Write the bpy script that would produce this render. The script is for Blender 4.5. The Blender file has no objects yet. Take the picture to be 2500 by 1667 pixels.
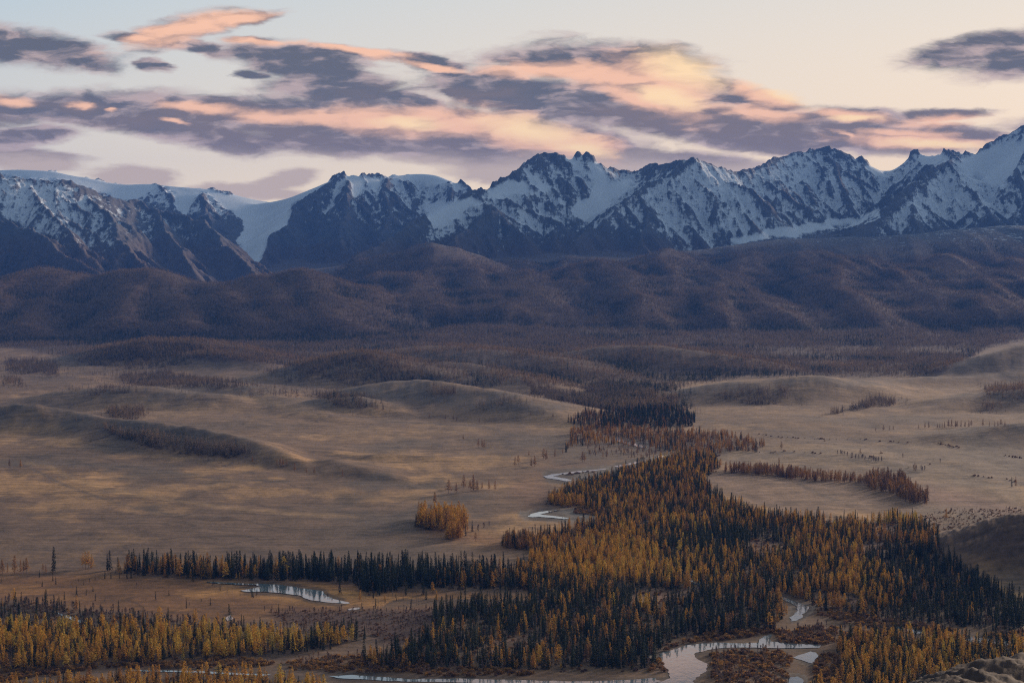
import bpy, math, random, time
import numpy as np
T0 = time.time()
random.seed(7)
RNG = np.random.default_rng(11)
scene = bpy.context.scene
COL = scene.collection

# ------------------------------------------------------------------ camera
F = 4861.0            # focal length in photo pixels (70 mm on a 36 mm wide sensor)
CW, CH = 2500.0, 1667.0
HOR = 640.0           # photo row of the eye-level horizon
CAMZ = 360.0          # the viewpoint stands 360 m above the river flats
PITCH = math.atan((CH / 2 - HOR) / F)
cam_d = bpy.data.cameras.new('camera')
cam_d.sensor_width = 36.0
cam_d.lens = F / CW * 36.0
cam_d.clip_start = 5.0
cam_d.clip_end = 200000.0
cam = bpy.data.objects.new('camera', cam_d)
cam.location = (0, 0, CAMZ)
cam.rotation_euler = (math.pi / 2 - PITCH, 0, 0)
COL.objects.link(cam)
scene.camera = cam

# ------------------------------------------------------------------ sky and sun
SUN_EL, SUN_AZ = math.radians(11.0), math.radians(36.0)   # azimuth to the right of the view axis (+Y)
SKY_STRENGTH = 0.10
scene.view_settings.view_transform = 'Standard'
scene.view_settings.look = 'None'
scene.view_settings.gamma = 1.0
scene.view_settings.exposure = 0.08
scene.view_settings.use_curve_mapping = False
scene.cycles.max_bounces = 4
scene.cycles.diffuse_bounces = 2
scene.cycles.glossy_bounces = 2
scene.cycles.transmission_bounces = 1
scene.cycles.volume_bounces = 1
scene.cycles.transparent_max_bounces = 6
scene.cycles.use_denoising = False
scene.cycles.sample_clamp_direct = 6.0
scene.cycles.sample_clamp_indirect = 3.0
scene.cycles.filter_width = 1.15
scene.cycles.caustics_reflective = False
scene.cycles.caustics_refractive = False

def srgb(r, g, b):
    def c(x):
        x /= 255.0
        return x / 12.92 if x <= 0.04045 else ((x + 0.055) / 1.055) ** 2.4
    return (c(r), c(g), c(b), 1.0)

class NT:
    """small helper to write node graphs as expressions"""
    def __init__(s, tree):
        s.t = tree
        tree.nodes.clear()
    def new(s, typ, **kw):
        n = s.t.nodes.new(typ)
        for k, v in kw.items():
            setattr(n, k, v)
        return n
    def put(s, sock, val):
        if isinstance(val, bpy.types.NodeSocket):
            s.t.links.new(val, sock)
        else:
            sock.default_value = val
    def m(s, op, a, b=0.0, c=0.0, clamp=False):
        n = s.new('ShaderNodeMath', operation=op, use_clamp=clamp)
        s.put(n.inputs[0], a)
        s.put(n.inputs[1], b)
        if op in ('SMOOTH_MIN', 'SMOOTH_MAX', 'MULTIPLY_ADD', 'WRAP', 'COMPARE'):
            s.put(n.inputs[2], c)
        return n.outputs[0]
    def v(s, op, a, b=(0, 0, 0), c=(0, 0, 0)):
        n = s.new('ShaderNodeVectorMath', operation=op)
        s.put(n.inputs[0], a)
        if op == 'SCALE':
            s.put(n.inputs['Scale'], b)
        elif op not in ('LENGTH', 'NORMALIZE'):
            s.put(n.inputs[1], b)
            if op == 'MULTIPLY_ADD':
                s.put(n.inputs[2], c)
        return n.outputs['Value'] if op in ('LENGTH', 'DOT_PRODUCT', 'DISTANCE') else n.outputs[0]
    def noise(s, vec, scale, detail=4, rough=0.55, dist=0.0, out=0, dim='3D', lac=2.0):
        n = s.new('ShaderNodeTexNoise', noise_dimensions=dim)
        s.put(n.inputs['Vector'], vec)
        n.inputs['Scale'].default_value = scale
        n.inputs['Detail'].default_value = detail
        n.inputs['Roughness'].default_value = rough
        n.inputs['Lacunarity'].default_value = lac
        n.inputs['Distortion'].default_value = dist
        return n.outputs[out]
    def mapr(s, x, a, b, c=0.0, d=1.0, smooth=True):
        n = s.new('ShaderNodeMapRange', clamp=True)
        n.interpolation_type = 'SMOOTHSTEP' if smooth else 'LINEAR'
        s.put(n.inputs[0], x)
        for i, w in enumerate((a, b, c, d)):
            n.inputs[i + 1].default_value = w
        return n.outputs[0]
    def mix(s, f, a, b, blend='MIX'):
        n = s.new('ShaderNodeMix', data_type='RGBA', blend_type=blend)
        s.put(n.inputs[0], f)
        s.put(n.inputs[6], a)
        s.put(n.inputs[7], b)
        return n.outputs[2]
    def sep(s, vec):
        n = s.new('ShaderNodeSeparateXYZ')
        s.put(n.inputs[0], vec)
        return n.outputs
    def comb(s, x, y, z):
        n = s.new('ShaderNodeCombineXYZ')
        for i, w in enumerate((x, y, z)):
            s.put(n.inputs[i], w)
        return n.outputs[0]
    def attr(s, name, typ='GEOMETRY'):
        n = s.new('ShaderNodeAttribute', attribute_name=name, attribute_type=typ)
        return n.outputs

# clouds: (u, v, half length, half height, tilt in degrees) - positions on the sky, in the units of the plan below
CLOUD_BODY = [
    (60, 118, 190, 34, -8), (170, 142, 110, 20, -14), (450, 78, 120, 28, 14), (560, 55, 110, 14, 6), (400, 106, 120, 12, -8), (510, 122, 55, 13, -10), (620, 104, 60, 7, -2),
    (386, 163, 36, 13, -6), (720, 140, 165, 26, -6), (800, 185, 170, 34, -10), (830, 222, 150, 36, -2), (870, 131, 120, 10, -7),
    (1010, 250, 80, 20, -12), (620, 187, 42, 9, 0), (1050, 157, 95, 15, -7), (1125, 190, 60, 9, -4),
    (1215, 200, 60, 36, 0), (1130, 222, 50, 22, 0), (1330, 245, 270, 40, -9), (1440, 160, 235, 34, -2), (1540, 195, 200, 60, -12), (1570, 152, 150, 34, -4), (1600, 270, 330, 36, -9),
    (1810, 240, 150, 26, -10), (1700, 305, 300, 36, -8), (1990, 315, 260, 34, -5), (2230, 325, 230, 22, -2),
    (2290, 284, 115, 12, 5), (1860, 348, 190, 24, -6), (2110, 292, 120, 20, -4), (2150, 350, 220, 22, -2),
    (40, 262, 160, 22, -4), (270, 272, 290, 34, -3), (560, 275, 300, 32, -4), (420, 312, 230, 26, -7), (560, 345, 110, 28, -8),
    (850, 300, 330, 46, -4), (820, 345, 190, 32, -6), (1120, 325, 330, 56, -7), (1370, 345, 220, 46, -10), (1180, 385, 270, 26, -4),
    (1480, 385, 180, 34, -4), (1720, 402, 170, 22, -6), (90, 330, 80, 20, 4), (60, 390, 140, 24, -6), (25, 350, 60, 12, 0),
    (320, 432, 85, 22, 0), (700, 440, 62, 18, 8), (600, 468, 140, 14, 0), (1270, 420, 150, 26, 0),
    (2430, 120, 200, 30, 6), (2560, 140, 200, 36, 6), (-160, 120, 160, 40, 0), (-220, 280, 260, 46, 0),
    # the same broken deck goes on outside the picture
    (2800, 330, 300, 30, 0), (3100, 180, 260, 40, 4), (-600, 330, 320, 40, 0), (-700, 150, 260, 40, -4), (3600, 290, 400, 40, 0), (-1200, 260, 400, 46, 0),
    (700, -260, 420, 60, 4), (1500, -420, 520, 80, -4), (2300, -250, 380, 50, 2), (200, -620, 600, 90, 3), (-400, -250, 320, 50, 0), (1400, -900, 800, 120, 0), (2900, -600, 600, 110, 2),
]
CLOUD_LIT = [
    (470, 72, 150, 24, 14), (570, 52, 110, 12, 6), (620, 104, 60, 7, -2), (870, 126, 120, 8, -7), (1060, 168, 90, 7, -7), (360, 96, 50, 9, 0),
    (500, 268, 90, 11, -6), (640, 284, 90, 14, -4), (780, 292, 110, 16, -4), (950, 300, 150, 26, -5), (1090, 300, 120, 26, -8), (1240, 315, 130, 36, -10), (1390, 352, 100, 30, -14),
    (40, 250, 55, 11, -6), (205, 262, 26, 7, -4), (268, 268, 14, 5, 0), (430, 298, 30, 5, -6),
    (1350, 176, 160, 16, -3), (1500, 190, 190, 24, -6), (1620, 215, 100, 56, -20), (1560, 245, 110, 18, -16),
    (1860, 228, 100, 26, -18), (1850, 280, 100, 14, -4), (2070, 283, 80, 12, -8), (2310, 296, 110, 12, 4), (2240, 346, 170, 14, -2), (2060, 332, 26, 6, -16), (2210, 328, 120, 8, 0),
    (700, -220, 380, 30, 4), (1500, -350, 460, 40, -4), (2300, -215, 340, 24, 2), (200, -550, 500, 50, 3), (-600, 315, 260, 16, 0), (3100, 205, 220, 16, 4), (2800, 345, 250, 14, 0),
]
CLOUD_GLOW = [
    (1665, 170, 90, 40, -14), (1635, 240, 80, 22, -10), (1900, 222, 80, 24, -22), (1290, 318, 110, 26, -8), (2290, 352, 110, 9, 0), (1420, 365, 60, 16, -10), (2080, 290, 50, 6, 0), (1000, 305, 70, 14, 0),
]

def build_world():
    w = bpy.data.worlds.new('World')
    scene.world = w
    w.use_nodes = True
    g = NT(w.node_tree)
    out = g.new('ShaderNodeOutputWorld')
    bg = g.new('ShaderNodeBackground')
    g.t.links.new(bg.outputs[0], out.inputs[0])
    sky = g.new('ShaderNodeTexSky', sky_type='NISHITA')
    sky.sun_disc = False
    sky.sun_elevation = SUN_EL
    sky.sun_rotation = SUN_AZ
    sky.altitude = 1800
    sky.air_density = 1.0
    sky.dust_density = 1.2
    sky.ozone_density = 1.6
    d = g.new('ShaderNodeTexCoord').outputs['Generated']
    x, y, z = g.sep(d)
    # a thin even veil of high cloud softens the clear-sky colours
    el = g.m('MAXIMUM', z, 0.0)
    veil_hi = (0.58, 0.69, 0.73, 1)
    veil_lo = (1.24, 0.90, 0.56, 1)
    tow = g.m('ADD', g.m('MULTIPLY', x, math.sin(SUN_AZ)), g.m('MULTIPLY', y, math.cos(SUN_AZ)))
    h = g.m('ADD', g.mapr(el, 0.03, 0.20, 0.0, 1.0, False), g.m('MULTIPLY', g.m('SUBTRACT', 0.84, tow), 1.7))
    veil = g.mix(g.m('MAXIMUM', g.m('MINIMUM', h, 1.0), 0.0), veil_lo, veil_hi)
    veil = g.v('SCALE', veil, g.mapr(tow, -0.7, 0.80, 0.25, 1.0))      # the sky is dimmer away from the sunset
    base = g.mix(0.86, g.v('SCALE', sky.outputs[0], SKY_STRENGTH), veil)
    # cloud plan: gnomonic sky coordinates for the hemisphere ahead
    yy = g.m('MAXIMUM', y, 0.12)
    px = g.m('MULTIPLY', g.m('DIVIDE', x, yy), F / 1000)
    pz = g.m('MULTIPLY', g.m('DIVIDE', z, yy), F / 1000)
    p = g.comb(px, pz, 0.0)
    pst = g.v('MULTIPLY', p, (1.0, 3.2, 1.0))
    warp = g.v('SUBTRACT', g.noise(pst, 7.0, 4, 0.6, out=1, dim='2D'), (0.5, 0.5, 0.5))
    warp2 = g.v('MULTIPLY', warp, (0.10, 0.024, 0.0))
    pw = g.v('ADD', p, warp2)
    fine = g.noise(g.v('MULTIPLY', pw, (0.42, 1.5, 1.0)), 20.0, 5, 0.58, 0.4, dim='2D')
    shear = {}
    def tilted(a):
        a = min((-18, -12, -8, -5, -2, 3, 8, 14), key=lambda q: abs(q - a))
        if a not in shear:
            qx, qy, _ = g.sep(pw)
            shear[a] = (qx, g.m('SUBTRACT', qy, g.m('MULTIPLY', qx, math.tan(math.radians(a)))), math.tan(math.radians(a)))
        return shear[a]
    def field(lst, k):
        acc = None
        for (u, v, ru, rv, a) in lst:
            qx, qy, t = tilted(a)
            cx, cy = (u - 1250) / 1000, (HOR - v) / 1000
            cy -= cx * t
            sx, sy = 1000 / ru, 1000 / rv
            q = g.comb(qx, qy, 0.0 if acc is None else acc)     # z carries the running value only to keep the evaluation in order
            ln = g.v('LENGTH', g.v('MULTIPLY_ADD', q, (sx, sy, 1e-7), (-cx * sx, -cy * sy, 0)))
            acc = ln if acc is None else g.m('SMOOTH_MIN', acc, ln, k)
        return acc
    body = field([(u, v, ru * 1.04, rv * 1.16, a) for u, v, ru, rv, a in CLOUD_BODY], 0.30)
    lit = field([(u, v, ru * 1.05, rv * 1.16, a) for u, v, ru, rv, a in CLOUD_LIT], 0.3)
    glow = field(CLOUD_GLOW, 0.3)
    fr = g.m('MULTIPLY', g.m('SUBTRACT', fine, 0.5), 0.75)
    dens = g.mapr(g.m('ADD', body, fr), 1.50, 0.78)
    ahead = g.mapr(y, 0.12, 0.3)
    dens = g.m('MULTIPLY', dens, ahead)
    # billows: the side turned to the low sun on the right is the brighter one
    pb = g.v('MULTIPLY', pw, (0.55, 2.0, 1.0))
    n_a = g.noise(pb, 9.0, 5, 0.50, 0.15, dim='2D')
    n_b = g.noise(g.v('ADD', pb, (0.016, -0.014, 0.0)), 9.0, 5, 0.50, 0.15, dim='2D')
    bil = g.m('MULTIPLY', g.m('SUBTRACT', n_a, n_b), 2.0)
    rel = g.m('SUBTRACT', n_a, 0.5)
    shade_lo, shade_hi = srgb(126, 111, 106), srgb(98, 97, 101)
    dk = g.mix(g.mapr(g.m('ADD', pz, g.m('MULTIPLY', rel, 0.3)), 0.30, 0.44), shade_lo, shade_hi)
    thin = g.m('MULTIPLY', g.m('SUBTRACT', g.m('MAXIMUM', body, 0.45), 0.65), 0.6)
    dk = g.mix(g.mapr(g.m('ADD', g.m('ADD', bil, thin), g.m('MULTIPLY', rel, 0.75)), -0.12, 0.50), dk, srgb(196, 172, 164))
    dk = g.mix(g.mapr(g.m('ADD', pz, g.m('MULTIPLY', rel, 0.08)), 0.285, 0.225), dk, srgb(208, 184, 164))
    lf = g.mapr(g.m('ADD', g.m('SUBTRACT', lit, g.m('MULTIPLY', bil, 1.0)), g.m('MULTIPLY', fr, 0.7)), 1.55, 0.35)
    col = g.mix(g.m('MULTIPLY', lf, 0.95), dk, (1.10, 0.62, 0.38, 1))
    gf = g.mapr(g.m('ADD', g.m('SUBTRACT', glow, g.m('MULTIPLY', bil, 0.6)), g.m('MULTIPLY', fr, 0.3)), 1.7, 0.1)
    col = g.mix(g.m('MULTIPLY', gf, 0.95), col, (1.20, 0.84, 0.44, 1))
    fin = g.mix(g.m('MULTIPLY', dens, 0.97), base, col)
    fin = g.v('SCALE', fin, 1.0 / SKY_STRENGTH)
    g.put(bg.inputs['Color'], fin)
    bg.inputs['Strength'].default_value = SKY_STRENGTH
    w.cycles.sampling_method = 'NONE'      # a smooth, even sky: plain path sampling is enough
build_world()

sun_d = bpy.data.lights.new('sun', 'SUN')
sun_d.energy = 5.0
sun_d.angle = math.radians(10)
sun_d.color = (1.0, 0.78, 0.58)
sun = bpy.data.objects.new('sun', sun_d)
sdir = (math.sin(SUN_AZ) * math.cos(SUN_EL), math.cos(SUN_AZ) * math.cos(SUN_EL), math.sin(SUN_EL))
from mathutils import Vector
sun.rotation_euler = Vector(sdir).to_track_quat('Z', 'Y').to_euler()
sun.location = (0, 0, 3000)
COL.objects.link(sun)

# ------------------------------------------------------------------ plan helpers
SP, CP = math.sin(PITCH), math.cos(PITCH)
def P(u, v, Y):
    """world point at distance Y ahead that lies on the sight line of photo point (u, v)"""
    a = (u - CW / 2) / F
    b = (CH / 2 - v) / F
    dy = CP + b * SP
    dz = -SP + b * CP
    return np.array((Y * a / dy, Y, CAMZ + Y * dz / dy))
def G(u, v, z=0.0):
    """world point of the flat valley floor at height z"""
    b = (CH / 2 - v) / F
    dy = CP + b * SP
    dz = -SP + b * CP
    return P(u, v, (z - CAMZ) * dy / dz)
def to_px(x, y, z):
    r = z - CAMZ
    d = y * CP - r * SP
    return CW / 2 + F * x / d, CH / 2 - F * (y * SP + r * CP) / d

_perm = RNG.permutation(512).astype(np.int32)
_ga = RNG.random(512) * 2 * np.pi
_gx, _gy = np.cos(_ga).astype(np.float32), np.sin(_ga).astype(np.float32)
def perlin(x, y):
    x = np.asarray(x, np.float32); y = np.asarray(y, np.float32)
    xi = np.floor(x); yi = np.floor(y)
    fx = x - xi; fy = y - yi
    xi = xi.astype(np.int32); yi = yi.astype(np.int32)
    u = fx * fx * fx * (fx * (fx * 6 - 15) + 10)
    v = fy * fy * fy * (fy * (fy * 6 - 15) + 10)
    def gr(ix, iy, dx, dy):
        h = _perm[(_perm[ix & 511] + iy) & 511]
        return _gx[h] * dx + _gy[h] * dy
    n00 = gr(xi, yi, fx, fy); n10 = gr(xi + 1, yi, fx - 1, fy)
    n01 = gr(xi, yi + 1, fx, fy - 1); n11 = gr(xi + 1, yi + 1, fx - 1, fy - 1)
    a = n00 + u * (n10 - n00); b = n01 + u * (n11 - n01)
    return (a + v * (b - a)) * 1.5
def fbm(x, y, o=4, g=0.5):
    s = 0; a = 1.0; t = 0
    for i in range(o):
        s = s + a * perlin(x * 2 ** i + 17.3 * i, y * 2 ** i - 9.1 * i); t += a; a *= g
    return s / t
def ridged(x, y, o=4, g=0.5):
    s = 0; a = 1.0; t = 0
    for i in range(o):
        s = s + a * (1 - np.abs(perlin(x * 2 ** i + 31.7 * i, y * 2 ** i + 5.3 * i))); t += a; a *= g
    return s / t
def sstep(x, a, b):
    t = np.clip((x - a) / (b - a), 0, 1)
    return t * t * (3 - 2 * t)
def inpoly(u, v, poly):
    """even-odd test for arrays of points"""
    pts = np.asarray(poly, np.float64)
    r = np.zeros(np.shape(u), bool)
    n = len(pts)
    bb = (u >= pts[:, 0].min()) & (u <= pts[:, 0].max()) & (v >= pts[:, 1].min()) & (v <= pts[:, 1].max())
    if not bb.any():
        return r
    if bb.mean() < 0.5 and np.ndim(u):
        r[bb] = inpoly(u[bb], v[bb], poly)
        return r
    for i in range(n):
        x1, y1 = pts[i]; x2, y2 = pts[(i + 1) % n]
        if y1 == y2:
            continue
        c = ((y1 > v) != (y2 > v)) & (u < (x2 - x1) * (v - y1) / (y2 - y1) + x1)
        r ^= c
    return r

# ------------------------------------------------------------------ terrain grid (a fan seen from the viewpoint)
NC = 1200
TT = np.linspace(-0.385, 0.385, NC)
def rows_flat(y0, y1, n):      # even steps of sight angle on the flats
    return 1.0 / np.linspace(1 / y0, 1 / y1, n)
YR = np.concatenate([np.linspace(250, 880, 7)[:-1], rows_flat(880, 1200, 90)[:-1], rows_flat(1200, 8200, 370)[:-1], np.linspace(8200, 13400, 150)[:-1],
                     np.linspace(13400, 20600, 345)[:-1], np.linspace(20600, 26000, 40)])
NR = len(YR)
R_FOOT = int(np.searchsorted(YR, 8200)); R_MNT = int(np.searchsorted(YR, 13400))
GY = np.repeat(YR[:, None], NC, 1)
GX = TT[None, :] * GY

# broad lie of the land: photo rows of the ground at set distances
UC = [-700, 0, 300, 600, 900, 1250, 1430, 1600, 1900, 2200, 2500, 3200]
BASE_V = {
    9500: [815, 815, 815, 812, 806, 805, 805, 805, 805, 805, 805, 805],
    11000: [785, 785, 782, 778, 768, 765, 764, 762, 758, 755, 752, 750],
    13000: [745, 745, 738, 730, 700, 692, 692, 690, 682, 678, 672, 668],
    15000: [700, 700, 700, 704, 650, 632, 625, 632, 612, 592, 572, 560],
    16000: [690, 690, 690, 690, 640, 604, 580, 615, 597, 575, 560, 550],
    17000: [685, 680, 672, 668, 645, 590, 545, 600, 577, 555, 540, 530],
    18000: [680, 660, 640, 618, 640, 580, 530, 590, 545, 540, 520, 520],
    19000: [670, 640, 560, 575, 620, 575, 560, 580, 540, 480, 510, 520],
    20500: [660, 600, 520, 502, 600, 570, 560, 570, 560, 440, 510, 520],
    26000: [640] * 12,
}
def base_height():
    ys = [250, 3000, 4500, 6000, 8000]
    tab = []
    for y in ys:
        lf = {250: 0, 3000: 0, 4500: 5, 6000: 6, 8000: 0}[y]
        rt = {250: 0, 3000: 0, 4500: 2, 6000: 4, 8000: 0}[y]
        tab.append([(lf if u < 700 else rt if u > 1700 else 0.0) for u in UC])
    for y, vs in BASE_V.items():
        ys.append(y)
        tab.append([P(u, v, y)[2] for u, v in zip(UC, vs)])
    tab = np.array(tab)
    tu = (np.array(UC) - CW / 2) / F
    byT = np.array([np.interp(TT, tu, r) for r in tab])      # rows x NC
    k = np.ones(61) / 61
    byT = np.array([np.convolve(np.pad(r, 30, mode='edge'), k, 'valid') for r in byT])
    Z = np.empty((NR, NC))
    idx = np.clip(np.searchsorted(ys, YR) - 1, 0, len(ys) - 2)
    ysa = np.array(ys, float)
    # monotone cubic-ish blend between the set distances
    m = np.gradient(byT, ysa, axis=0)
    for r in range(NR):
        i = idx[r]; h = ysa[i + 1] - ysa[i]; t = (YR[r] - ysa[i]) / h
        h00 = 2 * t**3 - 3 * t**2 + 1; h10 = t**3 - 2 * t**2 + t; h01 = -2 * t**3 + 3 * t**2; h11 = t**3 - t**2
        Z[r] = h00 * byT[i] + h10 * h * m[i] * 0.6 + h01 * byT[i + 1] + h11 * h * m[i + 1] * 0.6
    Z[YR < 4500] = np.minimum(Z[YR < 4500], 8)
    return Z
Z = base_height()
BASE = Z.copy()

def window(x0, x1, y0, y1):
    r0 = int(np.searchsorted(YR, y0)); r1 = int(np.searchsorted(YR, y1)) + 1
    if r1 - r0 < 2:
        return None
    ya = YR[max(r0, 0)]; yb = YR[min(r1, NR) - 1]
    lo = min(x0 / ya, x0 / yb); hi = max(x1 / ya, x1 / yb)
    c0 = int(np.searchsorted(TT, lo)); c1 = int(np.searchsorted(TT, hi)) + 1
    if c1 - c0 < 2:
        return None
    return slice(r0, min(r1, NR)), slice(c0, min(c1, NC))

def roof(pts, slope, rnd=0.0, k=0.0, reach=None, back=None):
    """raise the land to a ridge that runs along pts and falls off on both sides"""
    pts = [np.asarray(p, float) for p in pts]
    for a, b in zip(pts[:-1], pts[1:]):
        rr = reach if reach else min(2600.0, max(200.0, (max(a[2], b[2]) - 0.0) / slope * 0.9))
        w = window(min(a[0], b[0]) - rr, max(a[0], b[0]) + rr, min(a[1], b[1]) - rr, max(a[1], b[1]) + rr)
        if w is None:
            continue
        X = GX[w]; Y = GY[w]
        dx, dy = b[0] - a[0], b[1] - a[1]
        L2 = dx * dx + dy * dy + 1e-6
        t = np.clip(((X - a[0]) * dx + (Y - a[1]) * dy) / L2, 0, 1)
        qx = X - (a[0] + t * dx); qy = Y - (a[1] + t * dy)
        d = np.sqrt(qx * qx + qy * qy + rnd * rnd) - rnd
        h = a[2] + t * (b[2] - a[2]) - slope * d
        if k:
            z = Z[w]; e = np.clip(0.5 + 0.5 * (h - z) / k, 0, 1)
            Z[w] = z * (1 - e) + h * e + k * e * (1 - e)
        else:
            Z[w] = np.maximum(Z[w], h)

def rough_line(pts, n, jit, zj):
    """subdivide a polyline by midpoint displacement"""
    pts = [np.asarray(p, float) for p in pts]
    for i in range(n):
        out = [pts[0]]
        for a, b in zip(pts[:-1], pts[1:]):
            L = np.hypot(b[0] - a[0], b[1] - a[1])
            m = (a + b) / 2
            m[0] += random.uniform(-1, 1) * jit * L
            m[1] += random.uniform(-1, 1) * jit * L
            m[2] += random.uniform(-1, 1) * zj * L
            out += [m, b]
        pts = out
    return pts

def spurs(line, every, drop, face, length, spread, level, side=-1):
    """side ridges that run down from a crest towards the valley"""
    acc = random.uniform(0, every)
    for a, b in zip(line[:-1], line[1:]):
        L = np.hypot(b[0] - a[0], b[1] - a[1])
        while acc < L:
            p = a + (b - a) * (acc / L)
            ang = math.atan2(b[1] - a[1], b[0] - a[0])
            for sd in ((-1, 1) if side == 0 else (side,)):
                if level == 1:
                    th = -math.pi / 2 + random.uniform(-spread, spread)
                else:
                    th = ang + sd * random.uniform(0.55, 1.0)
                ln = length * random.uniform(0.6, 1.25)
                st = 5 if level == 1 else 3
                q = [p + np.array((0, 0, -2.0))]
                dr = drop * random.uniform(0.85, 1.15)
                for i in range(st):
                    th += random.uniform(-0.3, 0.3)
                    s = ln / st
                    q.append(q[-1] + np.array((math.cos(th) * s, math.sin(th) * s, -dr * s * random.uniform(0.6, 1.4))))
                roof(q, face * random.uniform(0.9, 1.15), 0, 0, reach=ln * 0.8)
                if level < 3:
                    spurs(q, every * 0.42, drop * 1.15, face * 1.12, length * 0.36, spread, level + 1, side=0)
            acc += every * random.uniform(0.6, 1.4)
        acc -= L

def W(lst):
    return [P(u, v, y * 1000) for u, v, y in lst]

# snow range -------------------------------------------------------------------
DOME = [(-500, 430, 21), (-200, 420, 21), (0, 408, 21), (53, 401, 21), (80, 401, 21), (175, 421, 21), (292, 453, 21), (367, 442, 20.8), (478, 457, 20.6), (553, 479, 21), (659, 481, 21)]
roof(W(DOME), 0.32, 250)
CREST_B = [(640, 482, 20), (707, 469, 19.7), (808, 431, 19.5), (861, 414, 19.2), (898, 421, 19.3), (1010, 406, 19.8), (1055, 407, 19.8), (1105, 434, 19.4), (1116, 431, 19.4), (1153, 458, 19.2), (1200, 482, 19.2)]
CREST_M = [(800, 662, 13.9), (877, 626, 14.5), (953, 581, 15.2), (1068, 508, 15.9), (1152, 466, 16.3), (1186, 458, 16.4), (1278, 405, 16.8), (1308, 376, 17.0), (1338, 369, 17.1), (1359, 376, 17.1), (1375, 381, 17.1),
           (1409, 370, 17.2), (1423, 379, 17.2), (1433, 372, 17.2), (1484, 408, 17.4), (1542, 420, 17.6), (1579, 402, 17.5), (1622, 400, 17.3), (1670, 392, 17.1), (1688, 384, 17.0), (1728, 399, 17.2), (1797, 421, 17.6),
           (1850, 406, 18.0), (1909, 376, 18.6), (1946, 365, 18.8), (1989, 362, 19), (2010, 358, 19), (2016, 364, 19), (2023, 358, 19), (2033, 366, 19), (2047, 360, 19), (2074, 377, 19), (2088, 390, 19), (2100, 377, 19), (2132, 405, 19.2),
           (2170, 410, 19.4), (2210, 400, 19.2), (2233, 367, 19), (2302, 365, 18.6), (2345, 373, 18.5), (2382, 368, 18.4), (2435, 336, 18.3), (2462, 328, 18.3), (2500, 303, 18.2), (2600, 285, 18), (2750, 290, 18), (2900, 320, 18), (3200, 350, 18)]
CREST_H = [(-500, 395, 15.4), (-150, 402, 15.6), (0, 422, 15.6), (69, 439, 15.8), (153, 441, 16), (207, 458, 16.2), (287, 489, 16.6), (335, 490, 17.0), (383, 512, 16.8), (497, 538, 16.6), (536, 577, 16.2), (612, 649, 15.5), (640, 690, 15)]
FAR = [(1780, 430, 22), (1824, 414, 22), (1870, 425, 22)], [(2120, 408, 21), (2160, 392, 21), (2196, 379, 21), (2240, 390, 21)]
for f_ in FAR:
    roof(W(f_), 0.5, 60)
SPUR_LINES = [
    [(1688, 384, 17.0), (1619, 438, 16.7), (1561, 465, 16.4), (1508, 511, 16.0), (1431, 562, 15.6), (1405, 592, 15.3)],
    [(1619, 440, 16.7), (1588, 515, 16.1), (1565, 590, 15.5), (1590, 630, 15.1)],
    [(1186, 458, 16.4), (1240, 486, 16.1), (1310, 524, 15.9), (1370, 548, 15.7)],
    [(1152, 468, 16.3), (1213, 512, 15.7), (1278, 574, 15.3)],
    [(1213, 512, 15.7), (1150, 560, 15.3), (1106, 590, 15.0)],
    [(1338, 370, 17.1), (1362, 430, 16.8), (1392, 497, 16.45)],
    [(1375, 381, 17.1), (1420, 440, 16.8)],
    [(2302, 366, 18.6), (2312, 389, 17.6), (2212, 461, 16.8), (2136, 527, 16.1), (2090, 565, 15.7), (2060, 585, 15.4)],
    [(2312, 389, 17.6), (2340, 440, 17.1), (2400, 500, 16.6), (2450, 545, 16.1)],
    [(2212, 461, 16.8), (2230, 510, 16.3), (2250, 570, 15.7)],
    [(2500, 304, 18.2), (2478, 400, 17.5), (2500, 470, 16.9), (2540, 530, 16.3)],
    [(2010, 359, 19), (2040, 420, 18.5), (2075, 490, 17.9), (2100, 530, 17.4)],
    [(1880, 410, 18.2), (1890, 440, 17.8), (1905, 500, 17.2), (1900, 540, 16.9)],
    [(1960, 440, 18.1), (1985, 490, 17.7), (1990, 540, 17.2)],
    [(1728, 399, 17.2), (1790, 480, 16.7), (1840, 550, 16.2)],
    [(861, 415, 19.2), (790, 455, 18.8), (708, 508, 18.4), (660, 557, 18.0), (640, 615, 17.6), (632, 655, 17.2)],
    [(861, 415, 19.2), (845, 500, 18.4), (835, 590, 17.6)],
    [(940, 432, 19.3), (950, 500, 18.6), (920, 590, 17.8)],
    [(1116, 432, 19.4), (1090, 490, 18.8), (1010, 560, 18.0)],
    [(478, 458, 20.6), (486, 467, 19.9), (500, 520, 19.2), (570, 590, 18.3)],
    [(367, 443, 20.8), (400, 455, 20.2), (420, 500, 19.6)],
    [(-200, 480, 14.8), (0, 535, 14.5), (57, 558, 14.4), (115, 588, 14.2), (230, 652, 13.8)],
    [(69, 440, 15.8), (120, 520, 15.1), (200, 610, 14.3)],
    [(207, 459, 16.2), (280, 540, 15.5), (340, 640, 14.5)],
    [(383, 513, 16.8), (430, 590, 15.8), (470, 660, 14.9)],
]
lines = []
for cr, sl in ((CREST_B, 1.0), (CREST_M, 0.92), (CREST_H, 0.82)):
    ln = rough_line(W(cr), 2, 0.05, 0.012)
    roof(ln, sl, 4)
    lines.append((ln, sl))
for s in SPUR_LINES:
    ln = rough_line(W(s), 2, 0.07, 0.02)
    roof(ln, 0.95, 3)
    spurs(ln, 330, 0.62, 1.05, 520, 0.5, 2, side=0)
for ln, sl in lines:
    spurs(ln, 330, 0.60, 1.0, 1100, 0.45, 1)
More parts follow.
